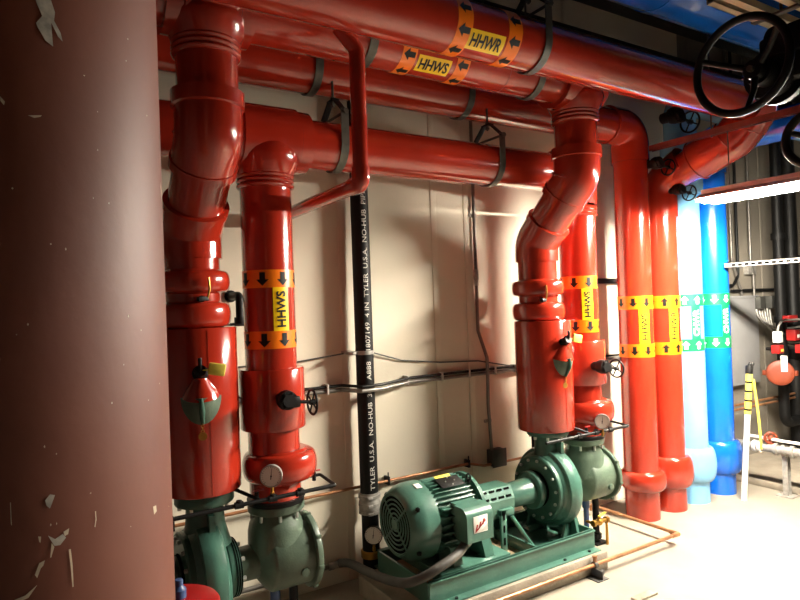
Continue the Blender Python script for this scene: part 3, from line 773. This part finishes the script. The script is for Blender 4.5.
# ------------------------------------------------------------------ gauges and their piping
def gauge(c,e,r,label,stem,group,rim='galv'):
    c=V(c); e=V(e).normalized(); t=thing('pressure_gauge',label,'gauge',tuple(c),group)
    side=V((0,0,1)).cross(e).normalized(); up=e.cross(side)
    part(MB().lathe([(-.028,r*.7),(-.024,r*.95),(0,r),(.006,r),(.007,r*.93),(.002,r*.91)],c,e,40),'case',M[rim],t)
    d=MB().lathe([(.0,r*.92),(.0028,r*.92)],c,e,40,0)
    for k in range(21):
        a=math.radians(225-13.5*k); u=side*math.cos(a)+up*math.sin(a); p0=c+e*.0034+u*r*.74; p1=c+e*.0034+u*r*(.86 if k%5 else .9)
        w=u.cross(e)*(.0006 if k%5 else .0011); d.add([p0-w,p0+w,p1+w,p1-w],[(0,1,2,3)],None,1)
    part(d,'dial',[M['white'],M['ink']],t)
    n=MB(); u=(up+side*.12).normalized(); w=u.cross(e); q=c+e*.005
    n.add([q-u*r*.3-w*.002,q-u*r*.3+w*.002,q+u*r*.7+w*.0006,q+u*r*.7-w*.0006],[(0,1,2,3)]); n.lathe([(0,.004),(.002,.003)],q,e,12)
    part(n,'needle',M['ink'],t)
    part(MB().cyl(c-e*.015-up*r*.9,c-e*.015-up*(r+stem),.007,12).lathe([(0,.011),(.015,.011)],c-e*.015-up*(r+stem*.5),-up,6),'stem',M['brass'],t)
    return t
gauge((.925,2.615,.862),(-.5,-.86,0),.049,'white dial gauge in front of the left suction riser, above the dark green diffuser',.052,'dial gauges on the suction risers')
gauge((3.06,2.60,.825),(-.75,-.66,0),.046,'white dial gauge in front of the right suction riser, above the pale green diffuser',.05,'dial gauges on the suction risers')

def manifold(dx,dz,label,m):
    t=thing('gauge_manifold',label,'gauge piping',(.93+dx,2.62,.75+dz),'black gauge manifolds'); dz+=.012
    def p(x,y,z): return (x+dx,y,z+dz)
    part(MB().tube([p(.50,2.62,.748),p(1.22,2.62,.752)],.0095,12),'manifold_pipe',m,t)
    for x in (.78,.93,1.06): part(MB().lathe([(-.018,.0155),(.018,.0155)],p(x,2.62,.75),(1,0,0),12).lathe([(-.012,.013),(.02,.013)],p(x,2.62,.75),(0,0,1),12),'fitting',m,t)
    part(MB().tube(fillet([p(1.22,2.62,.752),p(1.235,2.62,.752),p(1.235,2.79,.765),p(1.16,2.79,.765)],.012,4),.008,10),'pipe_return',m,t)
    part(MB().tube([p(.87,2.62,.755),p(.80,2.70,.79),p(.72,2.70,.83)],.008,10),'pipe_branch',m,t)
    part(MB().tube([p(.74,2.98,.8),p(.74,2.98,.50)],.010,10),'drop_pipe',m,t)
    for x,y,z in ((.865,2.64,.785),(1.19,2.76,.79)):
        b=MB().lathe([(-.02,.01),(.02,.01)],p(x,y,z-.02),(0,0,1),10,0); b.box(p(x+.01,y,z+.006),(.045,.01,.006),.001,None,1); part(b,'cock',[m,M['alarm']],t)
    return t
manifold(0,0,'black gauge piping with red cocks at the foot of the left suction riser',M['black'])
manifold(2.095,-.005,'black gauge piping with red cocks at the foot of the right suction riser',M['black'])

# ================================================================== WALL SERVICES
# black drain pipe with lettering
BX,BY=1.695,3.14
t=thing('black_drain_pipe','tall black drain pipe with white lettering standing against the wall','pipe',(BX,BY,0))
br=.052
b=MB().tube([(BX,BY,.52),(BX,BY,4.19)],br,36,0)
vs,fs=norm_text('TYLER  U.S.A.  NO-HUB  301  A888    1807149  4 IN  TYLER  U.S.A.  NO-HUB  PIPE',1.72,.028,.004)
eb=(etocam(BX,BY)+V((.42,0,0))).normalized()
wrap(b,vs,fs,(BX,BY,0),(0,0,1),eb,br+.0012,0,1.40,1)
part(b,'pipe',[M['black'],M['greyprint']],t,60)
part(MB().lathe([(.40,.05),(.40,.058),(.41,.062),(.47,.062),(.48,.058),(.52,.055)],(BX,BY,0),(0,0,1),36),'coupling_sleeve',M['galv'],t)
b=MB()
for z in (.41,.455,.5): b.lathe([(z-.008,.06),(z-.008,.065),(z+.008,.065),(z+.008,.06)],(BX,BY,0),(0,0,1),36,0); b.box((BX-.03,BY-.064,z),(.03,.016,.014),.002,None,0)
part(b,'band_clamp',M['galv'],t)
part(MB().lathe([(0,.05),(.40,.05)],(BX,BY,0),(0,0,1),36),'lower_section',M['black'],t)
gauge((1.665,3.055,.30),(-.6,-.75,.05),.052,'round black-rimmed dial at the foot of the black drain pipe, left of the motor',.04,'round dials',rim='black')
b=MB().lathe([(0,.051),(0,.06),(.035,.06),(.04,.055),(.04,.051)],(BX,BY,.15),(0,0,1),24); tag(b.build('floor_drain_collar',M['brass'],None,(BX,BY,.145)),'dull brass collar round the foot of the black drain pipe','collar')

# strap clamp + conduits
b=MB().lathe([(0,.0535),(0,.056),(.022,.056),(.022,.0535)],(BX,BY,1.315),(0,0,1),36,caps=False); b.b2((BX-.10,BY-.02,1.318),(BX-.05,BY+.1,1.335)); b.bolts((BX-.085,BY-.02,1.327),(0,-1,0),.0,1,.01,.015,0)
tag(b.build('pipe_strap',M['galv'],None,(BX,BY,1.32)),'bright metal strap round the black drain pipe at mid height','strap')
t=thing('wall_conduit','grey horizontal conduit with a black cable strapped on it along the wall','conduit',(2.2,3.2,1.115))
b=MB().tube([(-.9,3.21,1.115),(BX-.12,3.21,1.115),(BX-.06,3.068,1.115),(BX+.06,3.068,1.115),(BX+.35,3.21,1.115),(4.95,3.21,1.115)],.0125,14); part(b,'conduit',M['emt'],t)
b=MB().tube([(-.9,3.205,1.14),(BX-.12,3.205,1.14),(BX-.06,3.063,1.14),(BX+.06,3.063,1.14),(BX+.35,3.205,1.14),(4.95,3.205,1.14)],.009,10); part(b,'cable',M['ink'],t)
for x in (1.48,2.02,2.28,2.5,2.72,2.9):
    y=3.205; part(MB().b2((x-.004,y-.018,1.098),(x+.004,y+.035,1.155)),'cable_tie',M['greyprint'],t)
b=MB().tube([(-.9,3.225,1.29),(1.31,3.225,1.295),(BX-.07,3.21,1.325),(BX+.06,3.215,1.325),(2.0,3.225,1.25),(2.29,3.225,1.215),(2.6,3.225,1.20),(2.92,3.225,1.135),(3.4,3.225,1.13)],.0045,8)
tag(b.build('thin_cable',M['boxg'],None,(1.7,3.22,1.3)),'thin dark cable drooping along the wall above the conduit','cable')
# vertical conduit and box
t=thing('box_drop_conduit','grey vertical conduit coming down the wall into the small dark box','conduit',(2.64,3.21,.6))
part(MB().tube(fillet([(2.6,3.215,4.19),(2.6,3.215,1.40),(2.64,3.18,1.22),(2.64,3.18,1.05),(2.665,3.215,.9),(2.68,3.215,.60)],.06,6),.0115,14),'conduit',M['emt'],t)
part(MB().lathe([(1.74,.016),(1.75,.017),(1.80,.017),(1.81,.016)],(2.6,3.215,0),(0,0,1),14).lathe([(1.70,.014),(1.72,.016),(1.74,.014)],(2.6,3.215,0),(0,0,1),14),'coupling',M['galv'],t)
part(MB().b2((2.57,3.225,2.16),(2.63,3.24,2.185),.003).b2((2.64,3.225,.78),(2.70,3.24,.8),.003),'strap',M['galv'],t)
t=thing('junction_box','small dark grey junction box on the wall above the motor','electrical box',(2.70,3.24,.545))
part(MB().b2((2.655,3.175,.49),(2.765,3.24,.60),.006),'box',M['boxg'],t); part(MB().b2((2.65,3.168,.485),(2.77,3.176,.605),.002),'cover',M['boxg'],t)
# copper lines
t=thing('wall_copper_pipe','thin copper pipe running along the wall behind both pumps','pipe',(1.6,3.2,.54))
part(MB().tube(fillet([(-.9,3.2,.54),(2.47,3.2,.54),(2.60,3.2,.505),(3.5,3.2,.50)],.05,5),.009,14),'tube',M['copper'],t)
for x in (.62,1.27,1.86,2.47): part(MB().b2((x-.008,3.19,.515),(x+.008,3.24,.565),.003).cyl((x,3.2,.54),(x,3.2,.59),.004,8),'standoff_clip',M['black'],t)
t=thing('floor_copper_pipe','copper drain pipe running low over the floor around the pump pad corner','pipe',(3.53,2.44,.07))
CZ=.072
part(MB().tube(fillet([(3.54,3.14,.03),(3.54,3.14,CZ),(3.53,2.43,CZ),(.9,2.43,CZ)],[.02,.012],5),.0115,16),'tube',M['copper'],t)
part(MB().lathe([(-.03,.0145),(.03,.0145)],(3.50,2.43,CZ),(1,0,0),16).lathe([(-.03,.0145),(.03,.0145)],(3.53,2.46,CZ),(0,1,0),16).ball((3.53,2.43,CZ),.0155),'elbow',M['copper'],t)
part(MB().lathe([(-.014,.015),(.014,.015)],(2.755,2.43,CZ),(1,0,0),16).cyl((2.755,2.43,CZ),(2.755,2.43,CZ+.045),.011,12).lathe([(0,.014),(.012,.014)],(2.755,2.43,CZ+.04),(0,0,1),8),'tee',M['copper'],t)
t=thing('pipe_support','small grey metal foot holding the copper pipe above the floor','support',(2.75,2.43,0))
b=MB().b2((2.71,2.37,0),(2.80,2.48,.006),.002); b.b2((2.75,2.375,0),(2.757,2.475,.05),.001); b.lathe([(-.012,.012),(-.012,.019),(.012,.019),(.012,.012)],(2.755,2.43,CZ),(1,0,0),20); b.box((2.775,2.40,.03),(.05,.02,.03),.004,Matrix.Rotation(.5,4,'Z'))
part(b,'bracket',M['boxg'],t)
# ball valve with yellow handle below pale diffuser
t=thing('ball_valve','brass drain valve with yellow handle under the pale green diffuser','valve',(3.12,2.70,.16))
b=MB().ball((3.12,2.705,.16),.024); b.cyl((3.06,2.705,.16),(3.2,2.705,.16),.014,14); b.cyl((3.12,2.705,.16),(3.12,2.705,.20),.008,10)
for x in (3.06,3.18): b.lathe([(0,.021),(.02,.021)],(x,2.705,.16),(1,0,0),8)
b.cyl((3.19,2.705,.16),(3.19,2.705,.0),.009,12); b.cyl((3.068,2.705,.16),(3.068,2.77,.16),.009,10)
part(b,'valve_body',M['brass'],t); part(MB().box((3.145,2.70,.205),(.1,.018,.006),.002,Matrix.Rotation(.3,4,'Z')),'lever',M['tagyellow'],t)
# conduit to the motor
t=thing('motor_feed_conduit','grey conduit low on the wall becoming a flexible loop to the motor terminal box','conduit',(1.5,3.2,.12))
part(MB().tube([(-.9,3.2,.128),(1.46,3.2,.128)],.0125,14),'rigid_conduit',M['emt'],t)
part(MB().lathe([(0,.014),(0,.022),(.03,.022),(.03,.019),(.07,.022),(.075,.016)],(1.45,3.2,.128),(1,-.1,.06),16),'connector',M['galv'],t)
fl=[(1.515,3.195,.133),(1.535,3.1,.16),(1.541,2.9,.181),(1.564,2.73,.194),(1.598,2.62,.21),(1.647,2.54,.25),(1.729,2.50,.297),(1.838,2.51,.325),(1.93,2.55,.352),(1.955,2.56,.378)]
def smooth(P,n=6):
    P=[V(p) for p in P]; out=[]
    for i in range(len(P)-1):
        p0=P[max(i-1,0)];p1=P[i];p2=P[i+1];p3=P[min(i+2,len(P)-1)]
        for k in range(n):
            u=k/n; out.append(.5*((2*p1)+(p2-p0)*u+(2*p0-5*p1+4*p2-p3)*u*u+(3*p1-p0-3*p2+p3)*u**3))
    out.append(P[-1]); return out
part(MB().tube(smooth(fl),.0235,18),'flexible_conduit',M['flex'],t)
part(MB().lathe([(0,.026),(.02,.03),(.035,.03),(.04,.024)],(1.92,2.545,.348),(.6,.2,.4),16),'connector',M['galv'],t)
# stub pipe behind left suction riser
b=MB().tube(fillet([(.955,3.235,1.67),(.955,3.08,1.67),(.955,3.08,1.52)],.03,6),.021,16); b.lathe([(0,.021),(0,.03),(.03,.03),(.03,.021)],(.955,3.08,1.53),(0,0,1),14); b.lathe([(0,.032),(.012,.032),(.012,.02)],(.955,3.24,1.67),(0,-1,0),18); b.b2((.90,3.06,1.515),(1.0,3.24,1.53),.002)
tag(b.build('wall_pipe_stub',M['black'],None,(.955,3.2,1.6)),'short black elbow stub on the wall behind the left suction riser','pipe')
# black bracket bar behind right riser
b=MB().b2((3.60,3.2,1.70),(4.2,3.24,1.74),.003); tag(b.build('wall_bar',M['black'],None,(3.9,3.22,1.72)),'short black bar on the wall between right suction riser and red riser','bar')

# ================================================================== LEFT FLOOR ITEMS
t=thing('waste_can','dark red waste can at the foot of the brown column','waste can',(.425,2.2,0))
cx,cy,cr,ct=.41,2.2,.155,.595
part(MB().lathe([(0,cr-.02),(.012,cr-.012),(.03,cr-.012),(ct-.02,cr-.006),(ct,cr)],(cx,cy,0),(0,0,1),48),'can_body',M['drum'],t)
part(MB().lathe([(ct-.012,cr+.004),(ct+.006,cr+.007),(ct+.014,cr+.002),(ct+.028,cr*.75),(ct+.036,cr*.4),(ct+.038,.002)],(cx,cy,0),(0,0,1),48),'lid',M['drum'],t)
t=thing('blue_bottle','small blue plastic bottle on the red waste can lid','bottle',(.437,2.19,ct+.034))
part(MB().lathe([(0,.02),(.003,.024),(.03,.024),(.038,.016),(.045,.012)],(.437,2.19,ct+.034),(0,0,1),24),'bottle_body',M['bluep'],t)
part(MB().lathe([(0,.014),(.018,.014),(.02,.012)],(.437,2.19,ct+.077),(0,0,1),18),'cap',M['bluep'],t)
b=MB().b2((2.70,2.10,0),(2.86,2.15,.012),.003); tag(b.build('wood_scrap',M['wood'],None,(2.78,2.13,0)),'flat grey scrap of board lying on the bright floor','board')

# ================================================================== FAR RIGHT
# slotted strut
t=thing('slotted_strut','pale slotted channel strut reaching from the deep blue riser under the light','strut',(4.74,2.3,1.81))
b=MB(); y0,y1=1.0,2.758; b.b2((4.722,y0,1.79),(4.726,y1,1.83),0,0); b.b2((4.722,y0,1.826),(4.762,y1,1.83),0,0); b.b2((4.722,y0,1.79),(4.762,y1,1.794),0,0)
y=y1-.06
while y>y0: b.b2((4.7204,y-.030,1.801),(4.7222,y,1.818),0,1); y-=.05
part(b,'channel',[M['galv'],M['dark']],t)
part(MB().cyl((4.742,1.1,1.83),(4.742,1.1,4.2),.005,10),'hanger_rod',M['steel'],t)
# grey panel
t=thing('wall_panel','flat light grey panel on the wall right beside the deep blue riser','panel',(5.8,3.2,1.1))
part(MB().b2((5.42,3.17,.74),(5.965,3.24,1.545),.004),'panel_face',M['wallb'],t)
part(MB().b2((5.41,3.165,1.535),(5.975,3.24,1.56),.002),'top_edge',M['wallb'],t)
# black vertical pipes
def vpipe(x,y,z0,z1,r,label,m='black'):
    o=MB().tube([(x,y,z0),(x,y,z1)],r,28); 
    for z in (z0+.1,(z0+z1)/2): o.lathe([(z-.03,r),(z-.03,r+.012),(z+.03,r+.012),(z+.03,r)],(x,y,0),(0,0,1),28)
    tag(o.build('sprinkler_riser',M[m],None,(x,y,z0)),label,'pipe')
t=thing('sprinkler_riser','black vertical pipe behind the orange-red disc at far right, elbowed near the floor','pipe',(6.03,3.0,.35))
part(MB().tube(fillet([(6.03,3.0,4.19),(6.03,3.0,.36),(7.2,3.0,.36)],.09,8),.045,28),'pipe',M['black'],t)
for z in (.75,1.33,2.1): part(MB().lathe([(-.03,.045),(-.03,.06),(.03,.06),(.03,.045)],(6.03,3.0,z),(0,0,1),28),'coupling',M['black'],t)
t=thing('sprinkler_riser','thicker black vertical pipe at the right picture edge','pipe',(6.38,3.06,.055))
part(MB().tube([(6.38,3.06,.055),(6.38,3.06,4.19)],.06,28),'pipe',M['black'],t)
for z in (.9,1.9): part(MB().lathe([(-.03,.06),(-.03,.076),(.03,.076),(.03,.06)],(6.38,3.06,z),(0,0,1),28),'coupling',M['black'],t)
# thin conduits on the wall
for pts,lb in (([(5.70,3.2,4.1),(5.70,3.2,1.75),(5.62,3.2,1.66),(4.9,3.2,1.66)],'black conduit curving left behind the deep blue riser'),
               ([(5.92,3.2,4.1),(5.92,3.2,1.9),(5.96,3.2,1.75),(5.96,3.2,1.5)],'pale flexible conduit dropping into the small grey wall box'),
               ([(5.62,3.21,4.1),(5.62,3.21,1.9),(5.75,3.21,1.62),(5.80,3.21,1.50)],'pale wavy cable hanging behind the slotted strut'),
               ([(5.60,3.21,1.61),(7.2,3.21,1.61)],'dark horizontal conduit behind the black risers')):
    tag(MB().tube(fillet(pts,.07,5),.013,12).build('thin_conduit',M['emt' if 'pale' in lb else 'black'],None,pts[0]),lb,'conduit','thin conduits on the far wall')
tag(MB().b2((5.86,3.19,1.76),(6.0,3.24,1.86),.004).build('outlet_box',M['galv'],None,(5.93,3.24,1.8)),'small grey outlet box on the far wall under the light','electrical box')
# relay boxes and cable bundle
for x,lb in ((5.96,'dark small box above the cable bundle, left of the pair'),(6.16,'dark small box above the cable bundle, nearer the black riser')):
    tag(MB().b2((x-.045,3.12,1.43),(x+.045,3.24,1.55),.005).build('relay_box',M['boxg'],None,(x,3.24,1.46)),lb,'electrical box','dark boxes above the cables')
for k in range(6):
    P=[(5.93+.048*k,3.17,1.43),(5.93+.042*k,3.14,1.34-.012*k),(6.0+.03*k,3.08,1.27-.03*k),(6.18+.02*k,3.0,1.24-.035*k),(6.6,2.95,1.27-.034*k)]
    tag(MB().tube(smooth(P,5),.009,10).build('armoured_cable',M['galv'],None,P[0]),'grey cable in the curved bundle feeding the red switches','cable','grey cables of the curved bundle')
# red switches
def rbox(x,y,z,s,label,extra):
    t=thing('red_switch',label,'switch',(x,y,z),'red tamper and flow switches')
    part(MB().box((x,y,z),s,.006),'enclosure',M['alarm'],t)
    part(MB().box((x+.01,y-s[1]/2-.001,z-.01),(s[0]*.55,.003,s[2]*.28),.001),'label',M[extra],t)
    part(MB().cyl((x,y+s[1]/2-.005,z),(x,y+s[1]/2+.06,z),.015,12),'mounting',M['black'],t)
rbox(6.0,2.88,1.19,(.11,.08,.10),'red switch box with a white label, above the orange-red disc','white')
rbox(5.71,2.88,1.078,(.085,.07,.075),'red switch box with yellow edge, just under the white box','tagyellow')
rbox(6.08,2.86,1.06,(.085,.07,.08),'red switch box with yellow mark at the right picture edge','tagyellow')
rbox(6.05,2.93,1.335,(.16,.06,.06),'dark red fitting on the black riser above the cables','greyprint')
b=MB().box((5.72,2.88,1.185),(.07,.06,.1),.008); b.tube(smooth([(5.72,2.88,1.23),(5.73,2.87,1.29),(5.83,2.88,1.33),(6.0,2.9,1.325),(6.4,2.9,1.32)],5),.010,10,1)
tag(b.build('white_box',[M['white'],M['galv']],None,(5.72,2.88,1.13)),'small white box with a looping grey conduit at far right','electrical box')
# orange disc cap + tag
t=thing('alarm_valve','black riser valve with a large round orange-red cap','valve',(5.74,2.88,.865))
e=V((-.85,-.5,0)).normalized(); c=V((5.74,2.88,.865))
b=MB().lathe([(-.03,.09),(-.02,.108),(.0,.112),(.012,.108),(.018,.095),(.022,.07),(.022,.01)],c,e,40)
sd=V((0,0,1)).cross(e)
for s in (-1,1): b.box(c+sd*s*.12+e*-.005,(.03,.03,.045),.006)
part(b,'round_cap',M['discc'],t)
part(MB().cyl(c-e*.02,c-e*.16,.085,28),'valve_neck',M['black'],t)
w=MB(); q=c+e*.034+V((0,0,.085))+sd*.03; r=Matrix.Rotation(math.atan2(sd.y,sd.x),4,'Z')
w.box(q,(.05,.004,.14),.001,r,0)
for k in range(9): w.box(q+e*.0028+V((0,0,.045-.011*k)),(.016,.0006,.006),0,r,1)
tag(w.build('white_tag',[M['white'],M['ink']],None,tuple(q)),'white paper tag hanging in front of the orange-red cap','tag')
# drip line and copper pair
for z,lb in ((.605,'upper thin copper line on the far wall behind the white post'),(.565,'lower thin copper line on the far wall behind the white post')):
    tag(MB().tube([(5.0,3.05,z),(6.9,3.05,z)],.011,12).lathe([(-.02,.016),(.02,.016)],(5.65,3.05,z),(1,0,0),12).build('thin_copper_line',M['copper'],None,(5.6,3.05,z)),lb,'pipe','thin copper lines on the far wall')
# galvanised line on a post
t=thing('galvanised_pipe','galvanised pipe with couplings crossing low at the far right','pipe',(5.02,2.52,.36))
b=MB().tube([(4.99,2.86,.36),(5.03,1.4,.36)],.032,24); part(b,'pipe',M['galv'],t)
for y in (2.72,2.68,2.56,2.44,2.36): part(MB().lathe([(-.014,.04),(-.012,.046),(.012,.046),(.014,.04)],(5.0,y,.36),(0,1,0),24),'grooved_coupling',M['galv' if y<2.6 else 'white'],t)
part(MB().tube([(4.985,2.78,.44),(5.0,2.5,.43),(5.02,1.9,.43)],.012,12),'tracer_line',M['white'],t)
t=thing('strut_post','galvanised strut post on a base plate holding the low pipe','post',(5.03,2.52,.0))
b=MB()
for dx,dy in ((-.02,0),(.02,0)): b.b2((5.04+dx-.003,2.49,.006),(5.04+dx+.003,2.53,.33))
b.b2((5.02,2.527,.006),(5.06,2.531,.33)); part(b,'channel',M['galv'],t)
part(MB().b2((4.98,2.45,0),(5.10,2.57,.007),.002),'base_plate',M['galv'],t)
b=MB().lathe([(-.012,.033),(-.012,.042),(.012,.042),(.012,.033)],(5.015,2.51,.36),(0,1,0),24); b.b2((4.995,2.495,.31),(5.065,2.525,.335)); part(b,'pipe_clamp',M['galv'],t)
c=V((5.0,2.6,.44)); b=MB().torus(c,(-.7,-.7,0),.042,.010,24,10); b.cyl(c,c+V((.03,.03,0)),.012,10); b.ball(c,.022)
for k in range(6): 
    a=k*PI/3; d=V((.707,-.707,0))*math.cos(a)+V((0,0,1))*math.sin(a); b.tube([c,c+d*.052],.006,8)
b.cyl(c+V((.0,0,-.08)),c,.008,10)
tag(b.build('small_handwheel',M['discc'],None,tuple(c)),'tiny orange-red handwheel on the low galvanised pipe','handwheel')
# white post with yellow tape
t=thing('white_rod','white plastic rod wrapped with yellow tape leaning upright beside the deep blue riser','rod',(4.70,2.62,0))
part(MB().tube([(4.69,2.655,0),(4.715,2.59,.99)],.021,20),'rod',M['white'],t)
part(MB().lathe([(0,.026),(.05,.027),(.06,.022)],(4.714,2.592,.975),(.02,-.06,1),16).tube([(4.715,2.59,1.03),(4.72,2.585,1.05),(4.74,2.57,1.045)],.012,10),'black_cap',M['black'],t)
b=MB(); 
for k in range(22):
    z=.965-.014*k; f=z/.99; c=V((4.69+.025*f,2.655-.065*f,z)); b.lathe([(-.0075,.0222),(-.006,.024),(.006,.024),(.0075,.0222)],c,(.04,-.06,1),18,k%5==4)
b.tube(smooth([(4.73,2.57,.93),(4.745,2.56,.75),(4.755,2.55,.55),(4.765,2.55,.40)],5),.010,10)
part(b,'yellow_tape',[M['tagyellow'],M['ink']],t)

# ================================================================== CAMERA
cam=bpy.data.cameras.new('camera'); co=bpy.data.objects.new('camera',cam); COL.objects.link(co)
r=V((.8493,-.5271,-.0347)); CX_=None
import math as _m
VX=V((1390-400,300-268.7,615)); f=615.; s=-.0353
Adx=990-31.3*s; Bdx=-f*f+31.3*(-31.3-s*990); dxv=Bdx/Adx; dyv=-31.3+s*(dxv-990)
VY=V((dxv,-dyv,615)).normalized(); VX.normalize()
# world axes seen in camera (right, up, forward)
cz=VX.cross(VY); cz.normalize()
if cz.y<0: cz=-cz
VYo=cz.cross(VX); 
if VYo.z<0: VYo=-VYo
right=V((VX.x,VYo.x,cz.x)); up=V((VX.y,VYo.y,cz.y)); fwd=V((VX.z,VYo.z,cz.z))
mw=Matrix((( right.x,up.x,-fwd.x,0),(right.y,up.y,-fwd.y,0),(right.z,up.z,-fwd.z,1.6),(0,0,0,1)))
co.matrix_world=mw
cam.sensor_width=36.; cam.lens=f/800*36.; cam.clip_start=.05
bpy.context.scene.camera=co

# ================================================================== LIGHT
w=bpy.data.worlds.new('world'); bpy.context.scene.world=w; w.use_nodes=True
w.node_tree.nodes['Background'].inputs['Color'].default_value=(.02,.02,.022,1); w.node_tree.nodes['Background'].inputs['Strength'].default_value=.2
vs=bpy.context.scene.view_settings
vs.view_transform='Standard'; vs.look='None'; vs.gamma=1; vs.exposure=2.3; vs.use_curve_mapping=False
